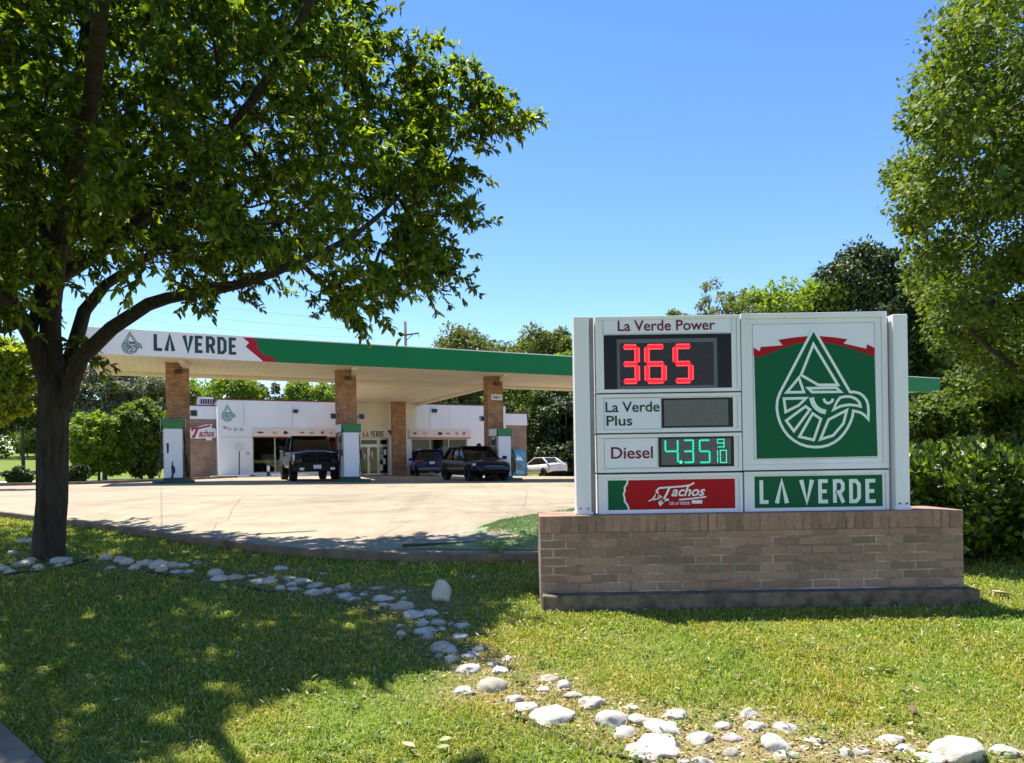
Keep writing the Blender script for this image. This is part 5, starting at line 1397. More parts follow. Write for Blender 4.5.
# authored outline sprays along the right edge
edge_px = [(px - 22 if px > 420 else px, py, dd + (.75 if px > 400 else 0)) for px, py, dd in [(450, 66, -.6), (436, 74, -.5), (420, 86, -.5), (440, 96, -.6), (482, 86, -1.1), (490, 98, -1.1), (510, 108, -1.1), (526, 119, -1.2), (500, 120, -1.2), (480, 140, -1.2), (470, 160, -1.1), (462, 190, -1.1), (470, 215, -1.1), (446, 240, -1.0), (440, 262, -.9), (462, 270, -.9), (425, 268, -.8), (374, 58, .3), (368, 30, .4), (362, 80, .2), (340, 300, -.6), (325, 288, -.6), (230, 268, -.2), (200, 262, .2), (78, 352, 0), (30, 285, .4)] + [(a, b, c) for a, b, c in ((430, 150, -.4), (445, 135, -.3), (455, 125, -.3), (420, 170, -.4), (410, 190, -.5), (440, 180, -.3), (425, 205, -.4), (430, 120, -.4), (410, 140, -.4), (415, 235, -.5), (395, 220, -.6), (400, 260, -.5), (425, 262, -.5), (380, 250, -.7), (370, 280, -.7), (390, 120, -.3), (395, 160, -.5))]]
A = np.concatenate([A, np.array([tp_(*e) for e in edge_px])])
tips = sk.reach(A, sag=.10)
lv = sprays(tips, sk.p, sk.par, 300, .12, .094, .043, cen, droop=.36, twigs=10, twig_len=.38)
emit_tree('shade_tree', 'large leafy shade tree with a dark forked trunk standing on the front lawn', None, (tb_.x, tb_.y, tb_.z), sk, lv, LF1, M_bark, True, tip_r=.0075, power=.42, top=.22)

# ------------------------------------------------------------------ tree on the right
LF2 = leaf_mat('right tree leaves', (0.038, 0.07, 0.010), (0.080, 0.13, 0.016), (0.18, 0.23, 0.032), trans=.34, rough=.6, glow=(1.9, 1.8, .5))
RD = 11.0
rb = at(1095, 560, RD); rb.z = float(Lz(rb.x, RD))
def rp(px, py, dd=0.0):
    p = at(px, py, RD + dd); return (p.x, p.y, p.z)
sk = Skeleton(.2)
sk.path([(rb.x, rb.y, rb.z - .3), rp(1094, 480), rp(1090, 400), rp(1085, 340)], (.2, .15), start=-1)
sk.path([rp(1088, 385), rp(1030, 372, -.4), rp(985, 345, -.6), rp(945, 300, -.8)], (.06, .02))
sk.path([rp(1085, 345), rp(1050, 260, -.3), rp(1000, 150, -.5), rp(960, 60, -.3)], (.09, .025))
sk.path([rp(1085, 345), rp(1090, 200, .3), rp(1070, 0, .6), rp(1060, -200, .5)], (.1, .03))
sk.path([rp(1085, 345), rp(1150, 250, .3), rp(1230, 100, .8)], (.09, .03))
CR2 = [(1500, -900), (1030, -900), (1005, -60), (980, 10), (962, 30), (948, 58), (934, 78), (928, 90), (912, 110), (920, 134), (912, 154), (914, 178), (902, 186), (912, 204), (926, 222), (920, 242), (932, 264), (934, 290), (932, 308), (945, 322), (972, 338), (1000, 384), (1060, 392), (1500, 420)]
cen2 = np.array([rp(1090, 150)[0], RD, EYE + 4.6]); rad2 = np.array([3.9, 3.4, 4.6])
A = unit(rng.normal(0, 1, (30000, 3))) * (rng.uniform(0, 1, 30000) ** .4)[:, None]; A = cen2 + A * rad2
px_, py_, d_ = project(A); A = A[inside([(a - 10, b) for a, b in CR2], px_, py_)]
keep = []
for i in range(len(A)):
    if not keep or np.min(np.linalg.norm(A[keep] - A[i], axis=1)) > .90: keep.append(i)
    if len(keep) >= 290: break
A = A[keep]; print('right tree', len(A))
tips = sk.reach(A)
lv = puffs(np.array([sk.p[i] for i in tips]), .52, 620, .098, .068, cen2, .72)
emit_tree('broadleaf_tree', 'tall full broadleaf tree leaning in over the hedge at the right edge', None, (rb.x, rb.y, rb.z), sk, lv, LF2, M_bark2, False, tip_r=.0075, power=.42, top=.2)

# ------------------------------------------------------------------ trees and bushes further off
KINDS_ = dict(
    dark=leaf_mat('dark evergreen leaves', (0.018, 0.036, 0.009), (0.038, 0.066, 0.014), (0.085, 0.115, 0.025), trans=.15, rough=.5),
    mid=leaf_mat('mid green leaves', (0.042, 0.078, 0.014), (0.085, 0.135, 0.022), (0.16, 0.205, 0.036), trans=.32, rough=.55, glow=(2.0, 1.9, .5)),
    olive=leaf_mat('olive leaves', (0.055, 0.08, 0.018), (0.105, 0.135, 0.03), (0.18, 0.21, 0.055), trans=.3, rough=.55, glow=(2.0, 1.9, .5)),
    light=leaf_mat('fresh light green leaves', (0.07, 0.12, 0.013), (0.125, 0.195, 0.02), (0.21, 0.28, 0.035), trans=.42, rough=.55, glow=(2.2, 2.1, .5)),
    grey=leaf_mat('grey green leaves', (0.08, 0.095, 0.05), (0.15, 0.165, 0.09), (0.26, 0.27, 0.17), trans=.15, rough=.6),
    yellow=leaf_mat('yellow green leaves', (0.09, 0.13, 0.012), (0.16, 0.21, 0.02), (0.26, 0.31, 0.04), trans=.55, rough=.5, glow=(2.0, 1.9, .4)),
    pale=leaf_mat('pale feathery leaves', (0.10, 0.13, 0.05), (0.15, 0.18, 0.07), (0.2, 0.23, 0.10), trans=.3, rough=.5))
def far_tree(name, label, group, px, D, top, hw, kind, low=.25, clumps=70, per=80, leaf=.26, depth=None, sparse=1.0, cat='tree', lean=0.0, flat=.6):
    """px, top and hw (half width) are read off the photograph at distance D; low = bare share of the height"""
    x = (px - 512) / FPX * D; zg = float(Lz(x, D)); p = at(px, top, D); x = p.x; H = p.z - zg; w = hw / FPX * D; dpt = depth or w * .9
    cen = np.array([x, D, zg + H * (low + (1 - low) * flat)])
    up = H - (cen[2] - zg); dn = (cen[2] - zg) - H * low
    S = unit(rng.normal(0, 1, (clumps * 12, 3))) * (rng.uniform(.25, 1, clumps * 12) ** .45)[:, None]
    lob = 1 + .16 * np.sin(S[:, 0] * 5 + px) + .14 * np.sin(S[:, 2] * 6 + S[:, 1] * 4 + px * .7)
    if cat == 'tree': S = np.sign(S) * np.abs(S) ** .72
    S = S * np.minimum(lob, 1.1)[:, None] * .93
    A = cen + S * np.stack([np.full(len(S), w), np.full(len(S), dpt), np.where(S[:, 2] > 0, up, dn)], 1)
    A = A[A[:, 2] > zg + .15]
    sp = 1.5 * (w * dpt * (up + dn) / clumps) ** (1 / 3) * .55
    keep = []
    for i in range(len(A)):
        if not keep or np.min(np.linalg.norm(A[keep] - A[i], axis=1)) > sp: keep.append(i)
        if len(keep) >= clumps: break
    A = A[keep]
    s = Skeleton(.2); tr = max(.08, H * .022)
    s.path([(x, D, zg - .3), (x + lean * .2, D, zg + H * max(.12, low * .7)), (x + lean * .5, D, zg + H * (low + (1 - low) * .35)), (x + lean, D, zg + H * .75)], (tr, tr * .3), start=-1, step=H * .06)
    tips = s.reach(A, step=H * .07)
    lv = puffs(np.array([s.p[i] for i in tips]), sp * .95 * (1 if sparse == 1 else .6), int(per * 2.6 * sparse), leaf * 1.15, leaf * .8, cen)
    return emit_tree(name, label, group, (x, D, zg), s, lv, KINDS_[kind], M_bark2, False, cat=cat, tip_r=max(.012, H * .0015), power=.45, top=tr)
G1 = 'trees behind the shop and canopy'
far_tree('oak_tree', 'tall olive oak rising over the canopy just right of the utility pole', G1, 468, 76, 329, 42, 'olive', .1, 90, 80, .34)
far_tree('oak_tree', 'broad olive tree rising over the canopy close to the left sign post', G1, 548, 74, 327, 48, 'olive', .1, 100, 80, .34)
far_tree('oak_tree', 'tree mostly hidden behind the left half of the price sign', G1, 622, 72, 338, 44, 'mid', .1, 70, 70, .36)
far_tree('oak_tree', 'dark dense tree with branches to the ground behind the white car', G1, 566, 66, 392, 50, 'dark', .0, 90, 90, .30, flat=.4)
far_tree('oak_tree', 'dark tree filling the gap between the third pier and the right brick wing', G1, 515, 69, 378, 34, 'mid', .0, 60, 80, .30, flat=.4)
far_tree('oak_tree', 'low dark tree line piece seen over the roof right of the rear pier', G1, 440, 74, 388, 34, 'mid', .0, 50, 80, .32)
far_tree('elm_tree', 'bright green rounded treetop over the roof, right of the first brick pier', G1, 226, 72, 373, 38, 'light', .2, 70, 80, .32)
far_tree('elm_tree', 'greyish treetop over the middle of the shop roof', G1, 268, 78, 379, 26, 'grey', .2, 55, 60, .32, sparse=.8)
far_tree('elm_tree', 'bright treetop over the shop roof just left of the middle pier', G1, 312, 74, 379, 30, 'light', .2, 55, 80, .32)
far_tree('elm_tree', 'dark treetop over the roof behind the middle pier', G1, 345, 76, 384, 26, 'mid', .2, 50, 80, .32)
far_tree('oak_tree', 'olive tree filling the treeline between the two oaks over the canopy', G1, 508, 80, 340, 40, 'olive', .1, 90, 80, .34)
far_tree('oak_tree', 'bright olive tree rising directly left of the left sign post', G1, 585, 70, 333, 36, 'light', .1, 80, 80, .32)
G2 = 'trees left of the station'
far_tree('live_oak', 'grey-green spreading oak behind the shade tree trunk, left of the canopy', G2, 103, 44, 366, 50, 'grey', .42, 110, 110, .17, flat=.5)
far_tree('live_oak', 'dark tall tree between the grey oak and the first pier', G2, 150, 50, 368, 40, 'mid', .1, 80, 80, .26)
far_tree('live_oak', 'yellow-green sunlit tree at the left edge beyond the lot', G2, -8, 22, 338, 36, 'yellow', .42, 80, 100, .13)
far_tree('live_oak', 'small dark-trunked tree on the far left lawn', G2, 22, 62, 388, 40, 'dark', .48, 70, 70, .26)
far_tree('live_oak', 'distant tree closing the view over the far left lawn', G2, 60, 98, 400, 44, 'mid', .0, 70, 70, .40)
far_tree('live_oak', 'distant dark tree at the far left end of the lawn', G2, -5, 104, 392, 52, 'olive', .0, 70, 70, .42)
far_tree('live_oak', 'distant tree behind the bright green bush left of the first pump', G2, 170, 88, 385, 50, 'mid', .0, 70, 70, .40)
far_tree('bush', 'bright green rounded bush left of the first pump', 'bushes left of the station', 98, 36.5, 414, 27, 'light', .05, 70, 100, .16, cat='bush')
far_tree('bush', 'large deep green bush just left of the first pump', 'bushes left of the station', 140, 38, 402, 32, 'mid', .04, 100, 110, .17, cat='bush')
far_tree('round_shrub', 'clipped dark round shrub left of the shade tree trunk', 'dark shrubs on the lot verge', 20, 29.5, 468.5, 13, 'dark', 0, 40, 120, .07, cat='shrub')
far_tree('round_shrub', 'clipped dark round shrub right of the shade tree trunk', 'dark shrubs on the lot verge', 76, 30.5, 465.5, 12, 'dark', 0, 40, 120, .07, cat='shrub')
G3 = 'trees right of the station'
far_tree('elm_tree', 'tall dark tree above the right half of the emblem panel', G3, 862, 57, 243, 52, 'dark', .1, 130, 90, .30)
far_tree('elm_tree', 'light green rounded tree above the emblem panel', G3, 786, 59, 277, 62, 'light', .1, 120, 90, .30)
far_tree('elm_tree', 'dark tree between the tall dark treetop and the leaning right tree', G3, 915, 60, 262, 44, 'dark', .05, 110, 90, .30)
far_tree('elm_tree', 'pale feathery thin tree above the seam of the sign', G3, 720, 56, 276, 30, 'pale', .3, 60, 50, .22, sparse=.5)
far_tree('elm_tree', 'low green tree above the left cabinet of the sign', G3, 690, 62, 304, 26, 'olive', .1, 60, 70, .30)
far_tree('elm_tree', 'green tree behind the right end of the canopy', G3, 985, 54, 300, 75, 'mid', .0, 130, 90, .30)
far_tree('elm_tree', 'dark tree hidden behind the middle of the sign', G3, 760, 66, 320, 60, 'dark', .0, 80, 70, .36)
far_tree('elm_tree', 'mid green tree showing low beside the right sign post', G3, 900, 52, 385, 50, 'mid', .0, 100, 90, .24, flat=.35)
far_tree('tall_shrub', 'spreading green shrub behind the hedge, below the right end of the canopy', G3, 935, 15.5, 397, 38, 'mid', .0, 80, 110, .085, cat='shrub')
far_tree('tall_shrub', 'large spreading shrub behind the hedge near the right edge', G3, 1010, 16.5, 352, 62, 'mid', .0, 130, 110, .09, cat='shrub')

# ------------------------------------------------------------------ hedge behind the sign
LFH = leaf_mat('hedge leaves', (0.012, 0.028, 0.005), (0.035, 0.068, 0.009), (0.20, 0.27, 0.03), trans=.24, rough=.42, glow=(2.0, 1.9, .4))
def hedge(label, x0, x1, y0, y1, topz, n):
    bx_, by_ = (x0 + x1) / 2, (y0 + y1) / 2; zg = float(Lz(bx_, by_))
    t = thing('hedge_bush', label, 'hedge', (bx_, by_, zg), 0, 'hedge bushes behind the sign')
    U = rng.uniform(-1, 1, (n, 3)); a = np.abs(U); m = a.max(1)
    # push towards the skin of a rounded block
    k = rng.uniform(0, 1, n) ** .35; U = U / m[:, None] * k[:, None]
    rl = np.linalg.norm(U, axis=1, keepdims=True); U = U * np.where(rl > 1.18, 1.18 / np.maximum(rl, 1e-6), 1)
    bumpy = 1 + .12 * np.sin(U[:, 0] * 9 + x0) * np.cos(U[:, 1] * 7) + .06 * np.sin(U[:, 2] * 8 + U[:, 0] * 5)
    P = np.stack([bx_ + U[:, 0] * (x1 - x0) / 2 * bumpy, by_ + U[:, 1] * (y1 - y0) / 2 * bumpy, zg + .03 + (U[:, 2] * bumpy + 1) / 2 * (topz - zg) * (1 + .06 * np.sin(U[:, 0] * 6 + 1) + .05 * np.sin(U[:, 0] * 17 + U[:, 1] * 9))], 1)
    tz = .74 + .26 * smooth((P[:, 2] - zg) / (topz - zg) * 1.25); P[:, 1] = by_ + (P[:, 1] - by_) * tz
    out = unit(U * np.array([1, 1, 1.3]) + 1e-6)
    D = out * .7 + rng.normal(0, .6, (n, 3)) + np.array([0, 0, .35]); N = out * 1.0 + np.array([0, 0, .25]) + rng.normal(0, .5, (n, 3))
    L = rng.uniform(.05, .11, n); b = np.array([bx_, by_, zg])
    link('foliage', leaf_mesh('foliage', P - b, D, N, L, L * .55), LFH, t)
    s = Skeleton(.03); A = []
    for i in range(26):
        s.path([(bx_ + rng.uniform(-.6, .6) * (x1 - x0) / 2, by_ + rng.uniform(-.5, .5) * (y1 - y0) / 2, zg - .1), (bx_ + rng.uniform(-.9, .9) * (x1 - x0) / 2, by_ + rng.uniform(-.8, .8) * (y1 - y0) / 2, zg + (topz - zg) * .8)], (.022, .008), start=-1)
    V, F = s.mesh(tip_r=.008)
    link('stems', fastmesh('stems', V - b, F), M_bark2, t, True)
HZ = EYE - .02
hedge('dense glossy hedge bush touching the right end of the sign base', 3.55, 5.35, 6.6, 8.5, HZ, 26000)
hedge('dense glossy hedge bush at the right edge of the picture', 5.2, 7.6, 6.7, 8.6, HZ + .02, 30000)
hedge('taller light green hedge bush behind the other two', 5.6, 8.6, 8.5, 10.2, HZ + .16, 24000)
# ------------------------------------------------------------------ rock border
A_ = (0, 520, 5.12); B_ = (180, 530, 4.655); C_ = (340, 500, 4.655); D_ = (400, 620, 5.12); E_ = (580, 660, 4.655); F_ = (780, 660, 4.197)
ROCKS = {
 'tree': (A_, [(10, 235, 40, 50), (42, 258, 50, 50), (100, 218, 90, 35), (180, 240, 65, 45), (298, 203, 85, 40), (295, 232, 45, 20), (345, 218, 40, 25), (150, 200, 50, 25), (60, 165, 50, 30), (105, 105, 50, 30), (150, 105, 60, 30)]),
 'shade1': (A_, [(530, 188, 55, 45), (610, 200, 60, 40), (640, 210, 60, 50), (680, 235, 50, 50), (740, 215, 90, 50), (800, 225, 90, 60), (815, 248, 60, 50), (880, 228, 60, 40), (930, 230, 60, 30), (1005, 217, 40, 25), (560, 245, 50, 20), (900, 262, 60, 25), (965, 262, 50, 25)]),
 'shade2': (B_, [(98, 52, 70, 25), (75, 150, 35, 22), (160, 195, 65, 40), (180, 222, 75, 40), (245, 218, 85, 40), (335, 212, 40, 20), (380, 202, 30, 12), (340, 238, 60, 15), (395, 238, 90, 28), (420, 228, 50, 35), (497, 225, 60, 22), (465, 268, 45, 30), (532, 273, 65, 22), (515, 250, 45, 25), (560, 235, 70, 30), (620, 258, 70, 18), (600, 240, 35, 15), (620, 285, 75, 25), (625, 298, 70, 18), (685, 278, 50, 35), (755, 265, 65, 32), (760, 305, 75, 25), (665, 202, 30, 12), (465, 175, 60, 26), (800, 322, 60, 15), (855, 300, 40, 20)]),
 'shade3': (C_, [(15, 405, 50, 35), (25, 440, 60, 25), (60, 462, 60, 18), (170, 412, 60, 18), (195, 455, 90, 40), (272, 427, 55, 25), (322, 424, 20, 12), (200, 485, 45, 25), (285, 490, 100, 50), (295, 458, 30, 25), (345, 530, 90, 45), (418, 522, 70, 40), (380, 568, 60, 40), (455, 568, 70, 35), (395, 608, 100, 35), (410, 632, 50, 40), (570, 583, 70, 28), (275, 585, 30, 25), (285, 620, 45, 30), (560, 632, 65, 30), (470, 598, 40, 25), (515, 575, 25, 15), (118, 428, 20, 14), (620, 355, 22, 12)]),
 'shade4': (D_, [(307, 82, 70, 35), (210, 130, 115, 65), (255, 150, 75, 45), (200, 180, 35, 25), (360, 178, 85, 40), (400, 145, 55, 40), (268, 198, 70, 40), (345, 245, 115, 55)]),
 'sun1': (D_, [(330, 358, 95, 50), (470, 325, 130, 85), (510, 255, 80, 30), (480, 220, 60, 30), (550, 195, 50, 35), (585, 400, 90, 50), (645, 440, 105, 50), (785, 480, 200, 105), (760, 295, 95, 45), (840, 330, 65, 60), (890, 380, 85, 40), (735, 352, 60, 30)]),
 'sun2': (E_, [(60, 195, 110, 60), (148, 265, 135, 85), (290, 275, 110, 55), (205, 332, 95, 60), (440, 252, 110, 55), (395, 310, 155, 85), (365, 400, 250, 105), (560, 362, 125, 70), (485, 470, 50, 30), (580, 470, 90, 40), (790, 245, 80, 60), (670, 308, 75, 50), (720, 360, 100, 55), (708, 428, 65, 60), (825, 310, 95, 65), (965, 310, 95, 55), (925, 385, 120, 100), (965, 440, 100, 50), (240, 220, 60, 25)]),
 'sun3': (F_, [(155, 338, 80, 38), (100, 372, 40, 35), (275, 388, 70, 50), (350, 382, 60, 40), (475, 332, 105, 45), (535, 378, 80, 25), (785, 372, 200, 125), (965, 382, 120, 40), (435, 428, 60, 20), (665, 424, 120, 34)])}
UNIQ = {('shade4', 1): 'grey-white rock pair\'s larger stone in the last shade before the sunlit border',
        ('sun1', 1): 'chunky white rock with ridges where the rock border leaves the tree shade',
        ('sun1', 7): 'largest smooth oval white rock touching the black edging',
        ('sun2', 6): 'long flat white rock lying along the black edging at the bottom edge',
        ('sun2', 5): 'grey pitted rock directly above the long flat white rock',
        ('sun3', 6): 'biggest white boulder of the border, near the bottom right corner',
        ('sun2', 16): 'tall white rock beside smaller ones, midway along the sunlit border',
        ('sun2', 7): 'white blocky rock right of the long flat rock',
        ('sun2', 1): 'white rounded rock right of the largest oval rock'}
GRP = {'tree': ('small pale rock in the row at the foot of the shade tree', 'rocks at the foot of the shade tree'),
       'shade1': ('weathered grey rock in the clump right of the shade tree trunk', 'rocks clumped right of the tree trunk'),
       'shade2': ('small grey-white stone in the shaded row parallel to the kerb', 'stones in the shaded row'),
       'shade3': ('pale stone in the shaded row passing the upright boulder', 'stones passing the upright boulder'),
       'shade4': ('greyish stone at the shady bend of the rock border', 'stones at the shady bend'),
       'sun1': ('small sunlit white stone between the tree shade and the largest oval rock', 'sunlit stones before the oval rock'),
       'sun2': ('sunlit white stone in the cluster below the left half of the sign', 'sunlit stones below the sign'),
       'sun3': ('small sunlit white stone at the bottom right end of the border', 'sunlit stones at the right end')}
def rock_mat():
    m, nt, b = newmat('weathered white limestone')
    v = coords(nt); oi = nt.nodes.new('ShaderNodeObjectInfo')
    ad = nt.nodes.new('ShaderNodeVectorMath'); ad.operation = 'ADD'
    nt.links.new(v, ad.inputs[0]); nt.links.new(oi.outputs['Location'], ad.inputs[1])
    f = noise(nt, ad.outputs[0], 9, 6, .7); g = noise(nt, ad.outputs[0], 60, 5, .7)
    base = ramp(nt, oi.outputs['Random'], [(0, (.66, .61, .53)), (.4, (.74, .70, .64)), (.75, (.64, .615, .58)), (1, (.52, .46, .37))])
    c = mixc(nt, .75, base, ramp(nt, f, [(.3, (.55, .52, .47)), (.6, (1.05, 1.04, 1.02))]), 'MULTIPLY')
    c = mixc(nt, .6, c, ramp(nt, g, [(.3, (.62, .6, .56)), (.6, (1.08, 1.07, 1.05))]), 'MULTIPLY')
    nt.links.new(c, b.inputs['Base Color']); b.inputs['Roughness'].default_value = .95
    bump(nt, b, math_n(nt, 'ADD', math_n(nt, 'MULTIPLY', g, .5), f), .8, .012)
    return m
M_rock = rock_mat()
def rock_mesh(seed):
    r = np.random.default_rng(seed); bm = bmesh.new(); bmesh.ops.create_icosphere(bm, subdivisions=4, radius=1.0)
    V = np.array([v.co for v in bm.verts])
    k = np.zeros(len(V))
    for _ in range(6):      # a few flattened facets
        n = unit(r.normal(0, 1, 3)); h = r.uniform(.62, .9); d = V @ n; V = V - np.outer(np.maximum(0, d - h) * .85, n)
    for s_, a in ((1.3, .15), (3, .07), (6, .03)):
        ph = r.uniform(0, 6, 3); w = r.normal(0, s_, (3, 3))
        V = V * (1 + a * np.sin(V @ w[0] + ph[0]) * np.cos(V @ w[1] + ph[1]) + a * .6 * np.sin(V @ w[2] + ph[2]))[:, None]
    V = V - (V.max(0) + V.min(0)) / 2; V = V / np.abs(V).max(0)
    for v, c in zip(bm.verts, V): v.co = c
    me = bpy.data.meshes.new('rock'); bm.to_mesh(me); bm.free()
    me.polygons.foreach_set('use_smooth', [True] * len(me.polygons)); me.materials.append(M_rock); return me
RM = [rock_mesh(100 + i) for i in range(14)]
ROCKXY = []
def put_rock(px, py, w, h, label, group, mesh, sc=1.0):
    g = ground_hit(px, py + h * .42); W = max(.03, w / FPX * g.y) * .60
    el = math.atan2(EYE - g.z, g.y); Hs = h / FPX * g.y
    dpt = W * rng.uniform(.7, .95)
    hz_ = max(.35 * W, min(W * .95, (Hs - 2 * dpt * math.sin(el) * .45) * .75)) * sc
    o = bpy.data.objects.new('rock', mesh); COL.objects.link(o)
    o.location = (g.x, g.y + dpt * .55, g.z + hz_ * .12); o.scale = (W, dpt, hz_)
    o.rotation_euler = (rng.uniform(-.12, .12), rng.uniform(-.12, .12), rng.uniform(-.35, .35))
    tag(o, label, 'rock', group); ROCKXY.append((g.x, g.y + dpt * .55, W)); return o
n_ = 0
for key, ((ox, oy, s_), lst) in ROCKS.items():
    for i, (cx_, cy_, w, h) in enumerate(lst):
        lab, grp = GRP[key]
        if (key, i) in UNIQ: lab = UNIQ[(key, i)]
        put_rock(ox + cx_ / s_, oy + cy_ / s_, w / s_, h / s_, lab, grp, RM[n_ % len(RM)]); n_ += 1
# the upright boulder
g = ground_hit(441, 603.5)
o = bpy.data.objects.new('upright_boulder', rock_mesh(9)); COL.objects.link(o)
o.scale = (.083, .07, .115); o.location = (g.x, g.y + .06, g.z + .075); o.rotation_euler = (.05, .06, .3)
tag(o, 'upright grey-white boulder standing alone on the shaded lawn left of the sign', 'boulder'); ROCKXY.append((g.x, g.y + .05, .1))
# ------------------------------------------------------------------ black edging strip along the rocks
M_edge = plain('black edging', (.012, .010, .009), .6, vary=.3)
def edging(pts, label, h=.035):
    P = [ground_hit(*q) for q in pts]; m_ = MB(); vs = []; fs = []; n = len(P)
    for i, p in enumerate(P):
        t = (P[min(i + 1, n - 1)] - P[max(i - 1, 0)]); t.z = 0; t.normalize(); nn = Vector((-t.y, t.x, 0)) * .012; z = float(Lz(p.x, p.y)); hh = h * (.6 + .5 * math.sin(i * 2.1))
        for q, zz_ in ((p - nn, z - .1), (p - nn, z + hh), (p + nn, z + hh), (p + nn, z - .1)): vs.append((q.x, q.y, zz_))
    for i in range(n - 1):
        for k in range(4): fs.append((i * 4 + k, i * 4 + (k + 1) % 4, (i + 1) * 4 + (k + 1) % 4, (i + 1) * 4 + k))
    fs += [(0, 1, 2, 3), tuple(n * 4 - 4 + k for k in (3, 2, 1, 0))]
    return tag(m_.add(vs, fs).build('edging_strip', M_edge), label, 'garden edging', 'black edging along the rock border')
# worn soil bed under the rocks: painted into the ground mesh as where the soil IS bare
gme = bpy.data.objects['ground'].data
gv = np.empty(len(gme.vertices) * 3, np.float32); gme.vertices.foreach_get('co', gv); gv = gv.reshape(-1, 3)
sl_ = np.zeros(len(gv), np.float32); nearv = np.where((gv[:, 1] < 14) & (gv[:, 1] > 2) & (np.abs(gv[:, 0]) < 9))[0]
for x, y, w in ROCKXY:
    d = np.hypot(gv[nearv, 0] - x, gv[nearv, 1] - y); sl_[nearv] = np.maximum(sl_[nearv], np.exp(-(d / (w + .12)) ** 2))
at_ = gme.attributes.new('bare_soil', 'FLOAT', 'POINT'); at_.data.foreach_set('value', sl_)
gm_ = gme.materials[0]; nt = gm_.node_tree; b = nt.nodes['Principled BSDF']
an = nt.nodes.new('ShaderNodeAttribute'); an.attribute_name = 'bare_soil'
old = b.inputs['Base Color'].links[0].from_socket
sf = noise(nt, coords(nt), 22, 5)
nt.links.new(mixc(nt, math_n(nt, 'MULTIPLY', an.outputs['Fac'], 1.0), old, ramp(nt, sf, [(.3, (.15, .105, .055)), (.7, (.32, .25, .14))])), b.inputs['Base Color'])
# dry leaf litter and mulch flecks lying in the bed
nl = 5200; rk_ = np.array(ROCKXY); pick = rng.integers(0, len(rk_), nl)
lx = rk_[pick, 0] + rng.normal(0, 1, nl) * (rk_[pick, 2] + .07); ly = rk_[pick, 1] + rng.normal(0, 1, nl) * (rk_[pick, 2] + .05)
lp_ = np.stack([lx, ly, Lz(lx, ly) + rng.uniform(.004, .02, nl)], 1)
ll = rng.uniform(.012, .035, nl)
M_lit = leaf_mat('dry leaf litter', (.13, .08, .04), (.34, .24, .13), (.55, .45, .28), trans=.05, rough=.8)
tag(link('leaf_litter', leaf_mesh('leaf_litter', lp_, np.stack([rng.normal(0, 1, nl), rng.normal(0, 1, nl), rng.normal(0, .15, nl)], 1), np.array([0, 0, 1.]) + rng.normal(0, .3, (nl, 3)), ll, ll * .45), M_lit), 'dry leaf litter and mulch flecks between the border rocks', 'leaf litter', None, 'stuff')
edging([(510, 715), (530, 722), (545, 729), (562, 737), (580, 745), (600, 752), (625, 758), (655, 765)], 'black garden edging in the sun below the largest oval rock', .012)
edging([(-5, 577), (20, 574), (45, 571), (68, 567), (88, 561)], 'black garden edging in shade at the foot of the tree', .03)
edging([(140, 571), (180, 577), (215, 581), (250, 588), (275, 593)], 'black garden edging in the shaded middle of the border', .02)
edging([(335, 602), (355, 607), (375, 611), (392, 617)], 'black garden edging near the shady bend of the border', .02)

